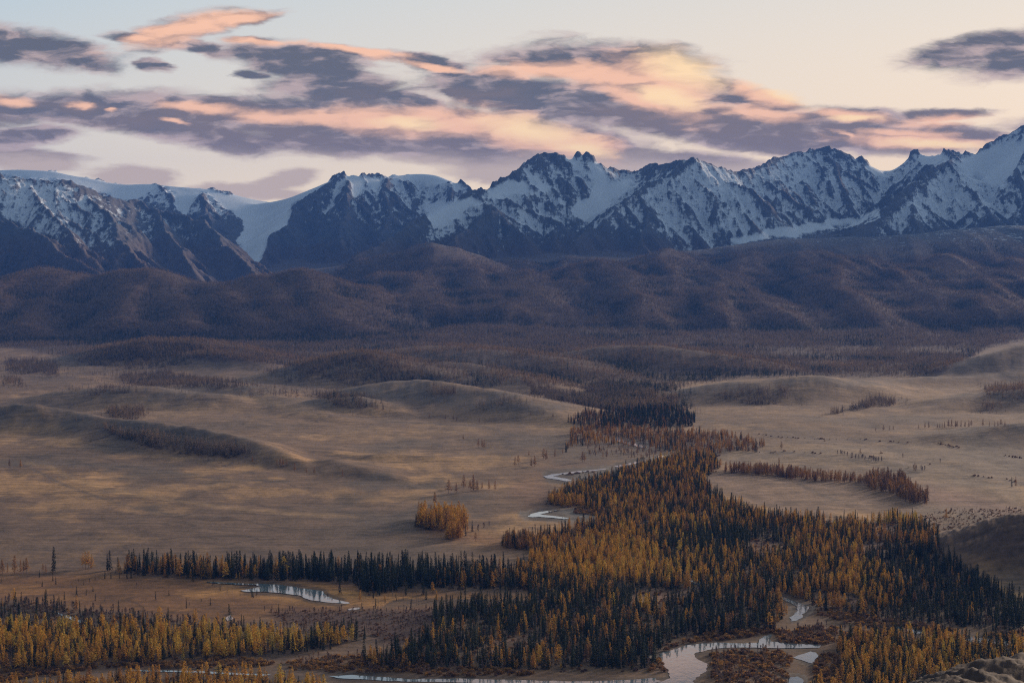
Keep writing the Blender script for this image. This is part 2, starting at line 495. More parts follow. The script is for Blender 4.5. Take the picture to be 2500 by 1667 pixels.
# weathering of the rock
rel = np.clip((Z - BASE) / 160.0, 0, 1)
mt = sstep(GY, 13300, 14300)
wx = GX + 60 * fbm(GX / 400, GY / 400, 3); wy = GY + 60 * fbm(GX / 400 + 50, GY / 400, 3)
gul = ridged(wx / 150, wy / 400, 5, 0.6) - 0.72
Z += mt * rel * gul * 88
Z += mt * rel * fbm(wx / 90, wy / 90, 3) * 18
Z += mt * (1 - rel) * fbm(GX / 500, GY / 500, 4) * 28

# forested foothills -----------------------------------------------------------------
def hill(lst, slope, rnd, k, reach=None):
    roof(W(lst), slope, rnd, k, reach)
hill([(-500, 722, 10.6), (-200, 698, 10.6), (0, 686, 10.6), (115, 668, 10.6), (268, 662, 10.6), (383, 674, 10.5), (497, 694, 10.4), (574, 706, 10.3), (650, 741, 10.0), (765, 800, 9.3)], 0.25, 150, 40)
hill([(560, 730, 12.2), (589, 705, 12), (670, 674, 11.8), (727, 680, 11.7), (800, 692, 11.5), (857, 704, 11.3), (934, 726, 11), (965, 735, 10.8), (1010, 790, 10.0)], 0.26, 140, 40)
hill([(857, 704, 11.3), (915, 738, 10.6), (991, 778, 10.0), (1010, 800, 9.7)], 0.3, 60, 25)
hill([(268, 675, 11), (300, 740, 10.2), (260, 800, 9.5)], 0.28, 90, 30)
hill([(500, 704, 10.8), (560, 760, 10.0), (600, 800, 9.5)], 0.28, 70, 30)
hill([(60, 690, 11), (80, 760, 10.1), (40, 820, 9.3)], 0.28, 90, 30)
for sp_ in ([(150, 668), (120, 735), (50, 800)], [(268, 662), (310, 725), (300, 790)], [(400, 676), (440, 735), (450, 795)], [(500, 695), (570, 745), (620, 795)], [(20, 682), (-20, 740), (-60, 800)], [(727, 680), (760, 730), (800, 785)], [(640, 690), (680, 745), (720, 790)]):
    hill([(u, v - 13, 10.7 - 1.5 * (v - 662) / 130.0) for u, v in sp_], 0.32, 70, 35, 700)
hill([(1700, 640, 14.6), (1800, 612, 14.8), (1944, 588, 15.2), (2100, 585, 15.3), (2250, 588, 15.3), (2365, 564, 15.2), (2500, 556, 15.1), (2800, 540, 15)], 0.16, 300, 60, 3000)
for sp_ in ([(1060, 628), (1130, 680), (1180, 730), (1200, 778)], [(1450, 668), (1380, 712), (1300, 740), (1235, 782)], [(1450, 668), (1520, 712), (1560, 760), (1580, 800)], [(1640, 640), (1620, 705), (1680, 775)], [(1830, 630), (1800, 690), (1760, 750), (1740, 796)],
            [(1960, 640), (1990, 705), (1950, 765)], [(2308, 660), (2220, 694), (2140, 742), (2085, 788)], [(2308, 660), (2310, 715), (2270, 776)], [(2500, 664), (2440, 718), (2390, 784)], [(2640, 660), (2600, 720), (2560, 790)], [(1290, 690), (1240, 735)], [(1740, 690), (1850, 740), (1880, 790)], [(2080, 660), (2050, 720), (2060, 780)], [(980, 690), (1060, 730), (1090, 776)]):
    n_ = len(sp_)
    hill([(u, v - 26, 13.3 - 3.3 * (v - 640) / 150.0) for u, v in sp_], 0.30, 110, 50, 1000)
ft = sstep(GY, 8600, 10500) * (1 - sstep(GY, 14200, 15600))
wx = GX + 130 * fbm(GX / 1400, GY / 1800, 2); wy = GY
Z += ft * (ridged(wx / 620, wy / 5200, 3, 0.36) - 0.72) * 125
Z += ft * fbm(GX / 300, GY / 500, 2) * 6

# low hills in the basin ----------------------------------------------------------------
def rise(lst, s=0.22):
    """crest points from (u, row of the crest, row of the foot): the nearer side slopes by s"""
    out = []
    for u, vc, vf in lst:
        yf = CAMZ * F / (vf - HOR)
        a_ = (vc - HOR) / F
        h = max(0.5, (CAMZ - a_ * yf) / (1 + a_ / s))
        out.append((u, vc, (yf + h / s) / 1000))
    return out
LOW = [
    (rise([(-300, 1000, 1080), (0, 990, 1060), (38, 985, 1062), (96, 988, 1065), (153, 1000, 1062), (230, 1019, 1072), (306, 1028, 1082), (383, 1033, 1095), (459, 1041, 1108), (536, 1058, 1118), (612, 1078, 1125), (689, 1108, 1140), (760, 1132, 1150)], 0.26), 0.26, 8, 3),
    (rise([(0, 1015, 1035), (60, 1010, 1038), (110, 1030, 1042)]), 0.24, 8, 2),
    (rise([(383, 899, 906), (440, 882, 904), (528, 860, 906), (600, 876, 906), (660, 896, 908)]), 0.22, 25, 5),
    (rise([(700, 918, 930), (760, 896, 938), (800, 880, 942), (888, 862, 945), (960, 880, 948), (1075, 914, 950), (1130, 936, 950)]), 0.22, 40, 6),
    (rise([(172, 880, 892), (280, 845, 895), (367, 830, 898), (470, 833, 898), (543, 841, 894), (640, 868, 888)]), 0.22, 50, 8),
    (rise([(960, 940, 975), (1000, 930, 985), (1068, 935, 1000), (1180, 950, 1015), (1259, 968, 1030), (1374, 1019, 1040)], 0.18), 0.18, 20, 4),
    (rise([(740, 990, 1000), (800, 972, 1010), (870, 968, 1015), (950, 990, 1012), (1000, 1008, 1018)]), 0.2, 20, 4),
    (rise([(130, 966, 985), (230, 945, 997), (330, 945, 1002), (480, 962, 1006), (600, 985, 1008)], 0.16), 0.16, 30, 5),
    (rise([(500, 930, 948), (600, 950, 978), (680, 970, 1000), (760, 1000, 1026), (830, 1020, 1035)], 0.14), 0.14, 15, 3),
    (rise([(1676, 962, 985), (1753, 939, 988), (1830, 927, 988), (1983, 925, 982), (2150, 925, 952), (2327, 923, 942), (2500, 914, 936), (2800, 905, 930)], 0.18), 0.18, 30, 5),
    (rise([(2280, 925, 935), (2327, 914, 930), (2370, 888, 930), (2423, 864, 930), (2500, 841, 926), (2700, 820, 920)], 0.3), 0.3, 25, 6),
    (rise([(2250, 1003, 1012), (2380, 965, 1006), (2500, 950, 1006), (2700, 940, 1000)], 0.16), 0.16, 30, 5),
    (rise([(2230, 1076, 1084), (2350, 1058, 1090), (2500, 1035, 1096), (2700, 1020, 1100)], 0.14), 0.14, 25, 5),
    (rise([(1440, 874, 892), (1508, 842, 906), (1580, 842, 912), (1642, 850, 915), (1740, 864, 915)], 0.2), 0.2, 60, 8),
    (rise([(1050, 842, 880), (1200, 852, 906), (1350, 872, 926), (1450, 908, 936)], 0.16), 0.16, 60, 8),
    (rise([(880, 1113, 1122), (960, 1107, 1126), (1060, 1110, 1126), (1130, 1118, 1124)], 0.2), 0.14, 6, 2),
    (rise([(800, 1118, 1148), (880, 1140, 1168), (960, 1164, 1176)], 0.2), 0.16, 8, 2),
    (rise([(1020, 880, 900), (1120, 890, 930), (1250, 915, 950), (1330, 940, 960)], 0.18), 0.18, 40, 6),
    # bare rocky hills of the near right bank
    ([(2285, 1352, 2.46), (2320, 1322, 2.48), (2365, 1291, 2.48), (2423, 1280, 2.45), (2500, 1254, 2.42), (2700, 1200, 2.4)], 0.42, 25, 8),
    ([(2120, 1780, 0.86), (2240, 1705, 0.94), (2315, 1667, 1.0), (2365, 1645, 1.04), (2425, 1622, 1.08), (2500, 1608, 1.12), (2700, 1590, 1.2)], 0.5, 14, 4),
]
for lst, sl, rn, k in LOW:
    hill(lst, sl, rn, k)
st = sstep(GY, 2700, 4200) * (1 - sstep(GY, 8600, 10000))
PU, PV = to_px(GX, GY, Z)
side = np.maximum(1 - sstep(PU, 1150, 1420), sstep(PU, 1720, 1900)) * (1 - 0.8 * sstep(GY, 6500, 8000))
side = np.maximum(side, 0.25)
Z += st * side * fbm(GX / 460, GY / 720, 4) * (7 + 12 * sstep(GY, 4400, 5600))
near_st = sstep(GY, 2380, 2900) * (1 - sstep(GY, 8000, 9000))
Z += near_st * (side - 0.2).clip(0, 1) * fbm(GX / 190 + 7, GY / 330, 4, 0.55) * 6.5
Z += near_st * (side - 0.2).clip(0, 1) * fbm(GX / 60 + 3, GY / 80, 3) * 0.9
rk = np.clip((Z - 12) / 20, 0, 1) * (GY < 3000)
Z += rk * (ridged(GX / 40, GY / 40, 5, 0.6) - 0.72) * 13
rk2 = np.clip((Z - 14) / 20, 0, 1) * ((GY > 3000) & (GY < 8500))
Z += rk2 * (ridged(GX / 110, GY / 90, 4, 0.55) - 0.72) * 8
nh = np.clip((Z - 40) / 40, 0, 1) * (GY < 1400)
Z += nh * (fbm(GX / 10, GY / 10, 4, 0.6) * 0.9 + (ridged(GX / 90, GY / 90, 3) - 0.72) * 1.5)
Z -= 1.2 * (GY < 800)
PU, PV = to_px(GX, GY, Z)
print('terrain', round(time.time() - T0, 1))

# ------------------------------------------------------------------ ground cover masks
NZ = None
def normals_and_slope():
    ex = np.stack([np.gradient(GX, axis=1), np.gradient(GY, axis=1), np.gradient(Z, axis=1)], -1)
    ey = np.stack([np.gradient(GX, axis=0), np.gradient(GY, axis=0), np.gradient(Z, axis=0)], -1)
    n = np.cross(ex, ey)
    n /= np.linalg.norm(n, axis=-1, keepdims=True)
    return n
NRM = normals_and_slope()
NZ = NRM[..., 2]
def box(a, rr, cc):
    def run(x, k, ax):
        if k == 0:
            return x
        pad = [(0, 0), (0, 0)]; pad[ax] = (k + 1, k)
        c = np.cumsum(np.pad(x, pad, mode='edge'), axis=ax)
        n = x.shape[ax]
        if ax == 0:
            return (c[2 * k + 1:2 * k + 1 + n] - c[:n]) / (2 * k + 1)
        return (c[:, 2 * k + 1:2 * k + 1 + n] - c[:, :n]) / (2 * k + 1)
    return run(run(a, rr, 0), cc, 1)
_jc = {}
def pmask(poly, ylo=0, yhi=1e9, soft=2, jit=0.0, jl=120.0):
    """soft mask of a photo outline on the mountain rows"""
    R = slice(R_MNT, NR)
    if jl not in _jc:
        x, y = GX[R], GY[R]
        _jc[jl] = (fbm(x / jl, y / jl, 3), fbm(x / jl + 40, y / jl, 3))
    u = PU[R] + jit * _jc[jl][0]; v = PV[R] + jit * 0.4 * _jc[jl][1]
    m = (inpoly(u, v, poly) & (GY[R] >= ylo) & (GY[R] <= yhi)).astype(np.float32)
    out = np.zeros(Z.shape, np.float32)
    out[R] = box(m, soft, soft) if soft else m
    return out

GLACIERS = [  # smooth snow and ice fields
    ([(-20, 395), (60, 395), (180, 415), (292, 448), (367, 436), (380, 455), (365, 470), (330, 490), (290, 485), (207, 455), (150, 436), (69, 434), (-20, 415)], 17500),
    ([(360, 436), (478, 450), (553, 474), (660, 474), (800, 432), (810, 440), (712, 500), (700, 545), (655, 570), (640, 620), (622, 655), (610, 640), (575, 590), (597, 560), (590, 535), (545, 505), (495, 465), (475, 480), (455, 528), (430, 515), (425, 475), (400, 455)], 16800),
    ([(850, 412), (880, 416), (895, 440), (875, 480), (862, 485), (858, 450), (845, 425)], 18000), ([(888, 418), (925, 440), (920, 480), (905, 460)], 18000),
    ([(925, 418), (1010, 402), (1060, 402), (1110, 430), (1100, 436), (1060, 452), (1040, 458), (1000, 440), (950, 430)], 18500),
    ([(1095, 432), (1118, 432), (1118, 470), (1108, 460)], 18500),
    ([(1275, 402), (1290, 410), (1300, 430), (1345, 465), (1392, 505), (1440, 530), (1375, 500), (1330, 470), (1290, 440)], 15500),
    ([(1190, 460), (1240, 436), (1290, 450), (1312, 470), (1240, 478), (1190, 484)], 15500),
    ([(1378, 380), (1400, 376), (1425, 420), (1445, 455), (1400, 498), (1390, 500), (1440, 460), (1430, 430)], 15500),
    ([(1430, 376), (1472, 400), (1480, 440), (1560, 450), (1500, 490), (1470, 520), (1430, 545), (1400, 520), (1392, 502), (1440, 480), (1455, 445)], 15500),
    ([(1900, 380), (1945, 364), (1988, 362), (1990, 390), (1985, 415), (1950, 432), (1910, 432), (1860, 425)], 16500),
    ([(1760, 590), (1850, 570), (1900, 555), (1990, 545), (2100, 530), (2140, 510), (2150, 525), (2090, 548), (2000, 565), (1940, 582), (1880, 580), (1800, 598)], 15300),
    ([(2135, 392), (2196, 376), (2225, 378), (2195, 408), (2170, 432), (2140, 430), (2110, 405)], 18300),
    ([(2245, 366), (2300, 364), (2320, 385), (2290, 400), (2250, 400)], 17500),
    ([(2340, 400), (2420, 355), (2470, 350), (2500, 330), (2520, 330), (2480, 400), (2450, 460), (2410, 450), (2360, 430)], 16200),
    ([(1030, 505), (1120, 480), (1190, 490), (1130, 520), (1080, 560), (1060, 560)], 14800),
]
ROCKS = [  # bare walls that shed their snow
    ([(1290, 385), (1345, 370), (1385, 392), (1425, 430), (1442, 462), (1398, 502), (1368, 490), (1330, 440), (1296, 405)], 15800, 0.75), ([(655, 562), (712, 508), (770, 470), (860, 470), (1000, 460), (1075, 490), (950, 585), (840, 645), (636, 660)], 16800, 0.55),
    ([(2318, 386), (2212, 458), (2130, 526), (2080, 560), (2120, 560), (2180, 530), (2240, 475), (2330, 405)], 15500, 0.9), ([(2440, 480), (2482, 400), (2510, 350), (2560, 350), (2560, 540), (2490, 510)], 16200, 0.7),
    ([(1540, 412), (1580, 396), (1690, 380), (1690, 400), (1640, 430), (1570, 462), (1520, 500), (1490, 500), (1540, 455)], 15800, 0.7), ([(1990, 364), (2050, 360), (2078, 372), (2135, 410), (2150, 455), (2080, 442), (2020, 425), (1995, 395)], 17600, 0.6),
    ([(1990, 440), (2130, 420), (2200, 440), (2140, 520), (2080, 500), (2000, 520)], 16500, 0.35), ([(1800, 430), (1900, 432), (1960, 450), (1990, 540), (1900, 540), (1840, 500)], 16000, 0.4), ([(290, 500), (350, 486), (500, 538), (620, 655), (600, 690), (380, 670), (330, 580)], 14000, 0.75),
    ([(150, 440), (290, 486), (330, 560), (260, 560), (190, 490)], 14500, 0.35), ([(1270, 404), (1190, 456), (1150, 468), (1060, 512), (880, 626), (1000, 600), (1100, 530), (1200, 480), (1290, 430)], 13500, 0.7), ([(1190, 500), (1215, 508), (1290, 580), (1230, 600), (1100, 600), (1150, 540)], 13800, 0.9),
    ([(1560, 470), (1600, 515), (1640, 600), (1600, 640), (1480, 610), (1420, 600), (1510, 530)], 14500, 0.6), ([(-60, 520), (0, 532), (120, 590), (240, 655), (100, 690), (-60, 690)], 13400, 0.9),
]
SNOWY = [  # faces that hold much snow
    ([(1590, 480), (1690, 390), (1800, 425), (1850, 560), (1790, 602), (1660, 625), (1600, 560)], 14800, 0.30), ([(2316, 394), (2400, 430), (2470, 520), (2365, 548), (2240, 570), (2120, 560), (2230, 478)], 15700, 0.34),
    ([(1000, 575), (1060, 510), (1180, 488), (1300, 520), (1290, 560), (1230, 575), (1180, 520), (1080, 590)], 14200, 0.30), ([(-40, 425), (150, 442), (230, 500), (330, 650), (230, 640), (60, 545), (-40, 515)], 13800, 0.30),
    ([(1780, 430), (2150, 420), (2140, 530), (1930, 570), (1800, 585)], 16100, 0.14), ([(1440, 470), (1540, 440), (1600, 470), (1520, 540), (1440, 560)], 15200, 0.25), ([(1215, 515), (1330, 520), (1400, 560), (1300, 580), (1270, 560)], 14600, 0.3), ([(2340, 380), (2500, 310), (2520, 500), (2420, 500)], 16200, 0.15),
]
def make_snow():
    conc = box(Z, 3, 5) - Z              # positive in hollows
    con2 = box(Z, 8, 12) - Z
    prom = np.clip((Z - BASE) / 150.0, 0, 1)
    line = 640 + 60 * fbm(GX / 900, GY / 900, 3)
    line = line + 200 * sstep(-GX / GY, 0.04, 0.10) * (GY > 17000) * (GX < 0)     # the dark walls of the western peaks hold less snow
    line = line - 90 * sstep(GX / GY, 0.0, 0.06)
    e = (Z - line) / 420.0
    s = 0.42 + 0.42 * np.clip(e, -1, 1.1) + 0.020 * conc + 0.008 * con2 + 1.1 * (NZ - 0.80) + 0.30 * fbm(GX / 60, GY / 190, 4, 0.6)
    for poly, ylo, k in ROCKS:
        s = s - k * 0.6 * pmask(poly, ylo, 30000, 3, 8, 150)
    for poly, ylo, k in SNOWY:
        s = s + k * pmask(poly, ylo, 30000, 4, 10, 150)
        e = e + 0.8 * k * pmask(poly, ylo, 30000, 6, 10, 150)
    s = np.clip(0.5 + 0.72 * (s - 0.5) - 0.6 * (1 - prom), 0.0, 0.80) * sstep(e, -0.5, 0.1)
    g_ = np.zeros(Z.shape, np.float32)
    for poly, ylo in GLACIERS:
        g_ = np.maximum(g_, pmask(poly, ylo, 30000, 1, 7, 150))
    bowl = pmask(GLACIERS[10][0], 15300, 30000, 1, 7, 150)
    g_ = g_ * (1 - 0.85 * bowl)
    s = np.clip(np.maximum(s, g_ * (0.75 + 0.5 * sstep(NZ, 0.45, 0.65))), 0, 1.1)
    return s.astype(np.float32) * (GY > 13400), g_
SNOW, ICE = make_snow()
print('snow', round(time.time() - T0, 1))

# smooth the ice fields so that they read as snow surfaces
for _ in range(2):
    sm = box(box(Z, 4, 7), 4, 7)
    Z = np.where(ICE > 0, Z + (sm - Z) * ICE * 0.85, Z)
PU, PV = to_px(GX, GY, Z)

def mesh_grid(name, r0, r1, attrs, c0=0, c1=NC):
    """one sheet of the land between two rows of the fan"""
    nr, nc = r1 - r0, c1 - c0
    co = np.stack([GX[r0:r1, c0:c1], GY[r0:r1, c0:c1], Z[r0:r1, c0:c1]], -1).reshape(-1, 3).astype(np.float32)
    i = np.arange(nr * nc).reshape(nr, nc)
    q = np.stack([i[:-1, :-1], i[:-1, 1:], i[1:, 1:], i[1:, :-1]], -1).reshape(-1, 4)
    me = bpy.data.meshes.new(name)
    me.vertices.add(len(co)); me.vertices.foreach_set('co', co.ravel())
    me.loops.add(q.size); me.loops.foreach_set('vertex_index', q.ravel().astype(np.int32))
    me.polygons.add(len(q)); me.polygons.foreach_set('loop_start', np.arange(0, q.size, 4, dtype=np.int32))
    me.polygons.foreach_set('use_smooth', np.ones(len(q), bool))
    me.update(calc_edges=True)
    for k, a in attrs.items():
        at = me.attributes.new(k, 'FLOAT', 'POINT')
        at.data.foreach_set('value', np.ascontiguousarray(a[r0:r1, c0:c1], np.float32).ravel())
    o = bpy.data.objects.new(name, me)
    o['kind'] = 'structure'
    COL.objects.link(o)
    return o

def new_mat(name):
    m = bpy.data.materials.new(name)
    m.use_nodes = True
    g = NT(m.node_tree)
    out = g.new('ShaderNodeOutputMaterial')
    b = g.new('ShaderNodeBsdfPrincipled')
    g.t.links.new(b.outputs[0], out.inputs[0])
    b.inputs['Roughness'].default_value = 0.9
    b.inputs['Specular IOR Level'].default_value = 0.15
    return m, g, b

def mat_mountain():
    m, g, b = new_mat('mountain_rock_and_snow')
    pos = g.new('ShaderNodeNewGeometry').outputs['Position']
    sn = g.attr('snow')['Fac']
    ice = g.attr('ice')['Fac']
    st = g.noise(g.v('MULTIPLY', pos, (1 / 30, 1 / 110, 1 / 90)), 1.0, 6, 0.72)
    st2 = g.noise(g.v('MULTIPLY', pos, (1 / 50, 1 / 60, 1 / 18)), 1.0, 5, 0.7)
    br = g.m('ADD', g.m('MULTIPLY', g.m('SUBTRACT', st, 0.5), 2.1), g.m('MULTIPLY', g.m('SUBTRACT', st2, 0.5), 1.3))
    br = g.m('MULTIPLY', br, g.m('SUBTRACT', 1.0, g.m('MULTIPLY', ice, 0.85)))
    f = g.mapr(g.m('ADD', sn, br), 0.30, 0.76)
    rock = g.mix(g.noise(g.v('SCALE', pos, 1 / 120), 1.0, 6, 0.6), (0.045, 0.047, 0.055, 1), (0.120, 0.115, 0.120, 1))
    zc = g.sep(pos)[2]
    heath = g.mix(g.noise(g.v('SCALE', pos, 1 / 300), 1.0, 6, 0.65), (0.060, 0.045, 0.040, 1), (0.105, 0.075, 0.062, 1))
    low = g.mapr(g.m('ADD', zc, g.m('MULTIPLY', g.noise(g.v('SCALE', pos, 1 / 400), 1.0, 3), 260)), 760, 560)
    c = g.mix(low, rock, heath)
    c = g.mix(f, c, (0.56, 0.61, 0.68, 1))
    g.put(b.inputs['Base Color'], c)
    bp = g.new('ShaderNodeBump')
    bp.inputs['Strength'].default_value = 0.55
    bp.inputs['Distance'].default_value = 14.0
    g.put(bp.inputs['Height'], g.m('MULTIPLY', g.m('ADD', st, st2), g.m('SUBTRACT', 1.0, g.m('MULTIPLY', ice, 0.8))))
    g.t.links.new(bp.outputs[0], b.inputs['Normal'])
    return m


# ------------------------------------------------------------------ plan of woods, water and ground cover (corner points read off the photograph, laid on the land)
RIVERS = {
    'pond': [[(505, 1419), (548, 1421), (600, 1424), (632, 1424), (660, 1426), (689, 1428), (720, 1432), (743, 1437), (770, 1439), (790, 1443), (795, 1449), (796, 1455), (808, 1458), (820, 1462), (838, 1467), (855, 1472), (842, 1473), (826, 1471),
              (800, 1470), (779, 1467), (760, 1464), (743, 1459), (731, 1453), (705, 1450), (674, 1446), (640, 1444), (605, 1444), (585, 1441), (610, 1437), (634, 1432), (622, 1427), (590, 1427), (540, 1424), (508, 1421)]],
    'river': [
        [(1608, 1596), (1640, 1586), (1676, 1575), (1720, 1570), (1765, 1568), (1810, 1570), (1852, 1568), (1856, 1560), (1864, 1553), (1884, 1548), (1886, 1553), (1876, 1558), (1884, 1566), (1930, 1571), (2000, 1574), (2000, 1580), (1940, 1582), (1899, 1582), (1825, 1580), (1765, 1581),
         (1730, 1587), (1700, 1593), (1696, 1603), (1706, 1612), (1726, 1620), (1724, 1636), (1708, 1650), (1696, 1662), (1690, 1700), (1600, 1720), (1560, 1690), (1600, 1668), (1640, 1655), (1628, 1634), (1614, 1618), (1610, 1606)],
        [(1934, 1604), (1960, 1596), (1979, 1589), (1992, 1592), (1996, 1604), (1988, 1620), (1965, 1613), (1948, 1608)],
        [(1925, 1652), (1950, 1650), (1962, 1660), (1958, 1676), (1935, 1690), (1922, 1670)],
        [(800, 1650), (860, 1647), (900, 1650), (1000, 1657), (1150, 1656), (1300, 1661), (1420, 1663), (1560, 1658), (1600, 1654), (1612, 1662), (1580, 1676), (1420, 1674), (1300, 1672), (1100, 1665), (950, 1662), (840, 1656)],
        [(300, 1634), (420, 1635), (560, 1640), (660, 1645), (640, 1648), (520, 1643), (400, 1638), (310, 1637)],
        [(1896, 1450), (1915, 1458), (1938, 1466), (1958, 1473), (1978, 1481), (1972, 1488), (1962, 1496), (1958, 1506), (1945, 1514), (1932, 1516), (1930, 1507), (1940, 1498), (1946, 1488), (1944, 1480), (1928, 1470), (1905, 1460)],
        [(1738, 1388), (1712, 1395), (1690, 1404), (1686, 1412), (1700, 1420), (1722, 1424), (1752, 1430), (1750, 1434), (1716, 1430), (1688, 1421), (1674, 1413), (1682, 1402), (1704, 1392), (1730, 1386)],
        [(2172, 1526), (2200, 1530), (2240, 1538), (2262, 1545), (2240, 1546), (2200, 1540), (2170, 1532)],
        [(2335, 1551), (2380, 1555), (2440, 1562), (2500, 1566), (2500, 1576), (2430, 1572), (2370, 1566), (2330, 1558)],
        [(1326, 1163), (1345, 1158), (1378, 1154), (1410, 1150), (1450, 1147), (1478, 1144), (1478, 1146), (1420, 1153), (1375, 1158), (1352, 1163), (1380, 1168), (1396, 1173), (1385, 1175), (1360, 1171), (1335, 1167)],
        [(1500, 1138), (1560, 1126), (1578, 1122), (1560, 1130), (1510, 1141)], [(1600, 1115), (1645, 1107), (1645, 1110), (1606, 1119)],
        [(1288, 1261), (1300, 1254), (1318, 1250), (1345, 1247), (1372, 1243), (1360, 1247), (1335, 1252), (1318, 1257), (1345, 1259), (1388, 1265), (1378, 1268), (1345, 1264), (1315, 1262), (1300, 1263)],
        [(1500, 1072), (1512, 1068), (1528, 1076), (1560, 1084), (1580, 1090), (1572, 1094), (1545, 1086), (1515, 1080)],
    ],
    'stream': [[(140, 1493), (152, 1497), (180, 1506), (215, 1519), (212, 1524), (176, 1512), (146, 1500)], [(552, 1507), (562, 1500), (566, 1508), (558, 1514)], [(852, 1485), (880, 1482), (878, 1486), (854, 1489)]],
}
FLAT_WOODS = {   # outlines of the woods on the flats (tree feet)
    'main': [(1335, 1232), (1420, 1235), (1480, 1262), (1400, 1290), (1330, 1310), (1230, 1318), (1225, 1335), (1300, 1345), (1284, 1395), (1290, 1470), (1060, 1490), (1055, 1550), (990, 1585), (880, 1610), (900, 1640), (1590, 1640), (1605, 1590), (1660, 1555), (1890, 1540), (1922, 1500), (1890, 1442), (1960, 1462), (2000, 1488), (2150, 1512), (2500, 1545),
             (2500, 1475), (2370, 1405), (2300, 1345), (2290, 1310), (2230, 1265), (2180, 1262), (2130, 1275), (2050, 1275), (1930, 1265), (1830, 1250), (1740, 1205), (1720, 1170), (1760, 1140), (1740, 1110), (1660, 1112), (1600, 1128), (1540, 1145), (1480, 1165), (1400, 1190), (1345, 1215)],
    'belt': [(240, 1398), (350, 1385), (880, 1388), (1300, 1400), (1300, 1440), (1000, 1435), (900, 1455), (860, 1420), (480, 1413)],
    'low_left': [(-150, 1465), (0, 1465), (130, 1478), (250, 1492), (420, 1512), (560, 1528), (700, 1535), (870, 1535), (900, 1556), (800, 1588), (600, 1604), (450, 1612), (250, 1626), (0, 1640), (-150, 1640)],
    'bottom': [(150, 1672), (450, 1652), (720, 1662), (800, 1690), (800, 1760), (-50, 1760), (-50, 1690)],
    'low_right': [(2040, 1585), (2060, 1560), (2200, 1552), (2500, 1580), (2560, 1600), (2560, 1690), (2450, 1720), (2100, 1740), (1900, 1740), (2010, 1680), (2070, 1640)],
}
CLEARINGS = [[(1520, 1462), (1570, 1442), (1700, 1440), (1710, 1458), (1600, 1472)], [(1810, 1335), (1840, 1318), (1920, 1330), (1915, 1352), (1850, 1352)],
             [(1190, 1570), (1290, 1555), (1290, 1585), (1200, 1592)], [(2120, 1285), (2190, 1278), (2200, 1300), (2140, 1305)], [(2100, 1330), (2160, 1325), (2160, 1345), (2105, 1348)],
             [(1960, 1445), (2060, 1452), (2110, 1470), (2060, 1478), (1990, 1468)]]
SHRUBS = [[(1600, 1606), (1640, 1572), (1750, 1542), (1890, 1532), (1890, 1548), (1760, 1562), (1660, 1574), (1620, 1592)], [(1735, 1592), (1800, 1586), (1900, 1588), (1930, 1606), (1922, 1680), (1745, 1690), (1738, 1640)],
          [(1890, 1550), (1900, 1540), (2000, 1530), (2180, 1540), (2180, 1568), (2000, 1572), (1895, 1572)], [(2000, 1600), (2050, 1600), (2060, 1650), (2000, 1690), (1985, 1640)],
          [(1590, 1606), (1612, 1604), (1626, 1630), (1620, 1640), (1580, 1638)], [(1000, 1600), (1100, 1590), (1050, 1640), (860, 1642), (700, 1634), (700, 1615), (850, 1600)],
          [(1050, 1652), (1000, 1640), (1180, 1632), (1300, 1640), (1300, 1650), (1150, 1652)], [(0, 1640), (150, 1632), (240, 1630), (120, 1650), (0, 1665)], [(0, 1640), (450, 1612), (600, 1606), (700, 1618), (560, 1634), (300, 1628), (100, 1640)],
          [(1990, 1485), (2150, 1510), (2330, 1535), (2330, 1548), (2100, 1530), (1990, 1500)], [(2400, 1550), (2500, 1540), (2560, 1560), (2440, 1570)], [(1410, 1240), (1490, 1248), (1470, 1262), (1400, 1252)]]
HEATH_SHRUBS = [[(640, 1492), (1060, 1486), (1060, 1560), (950, 1575), (880, 1540), (700, 1520)], [(900, 1500), (1060, 1480), (1290, 1476), (1290, 1500), (1060, 1510)]]
WATER_PTS = [p_ for k_ in ('pond', 'river', 'stream') for p_ in RIVERS[k_]]

def noisy(u, v, x, y, ju, jl):
    return u + ju * fbm(x / jl, y / jl, 3), v + 0.35 * ju * fbm(x / jl + 77, y / jl, 3)

def in_any(u, v, polys):
    r = np.zeros(np.shape(u), bool)
    for p in polys:
        r |= inpoly(u, v, p)
    return r

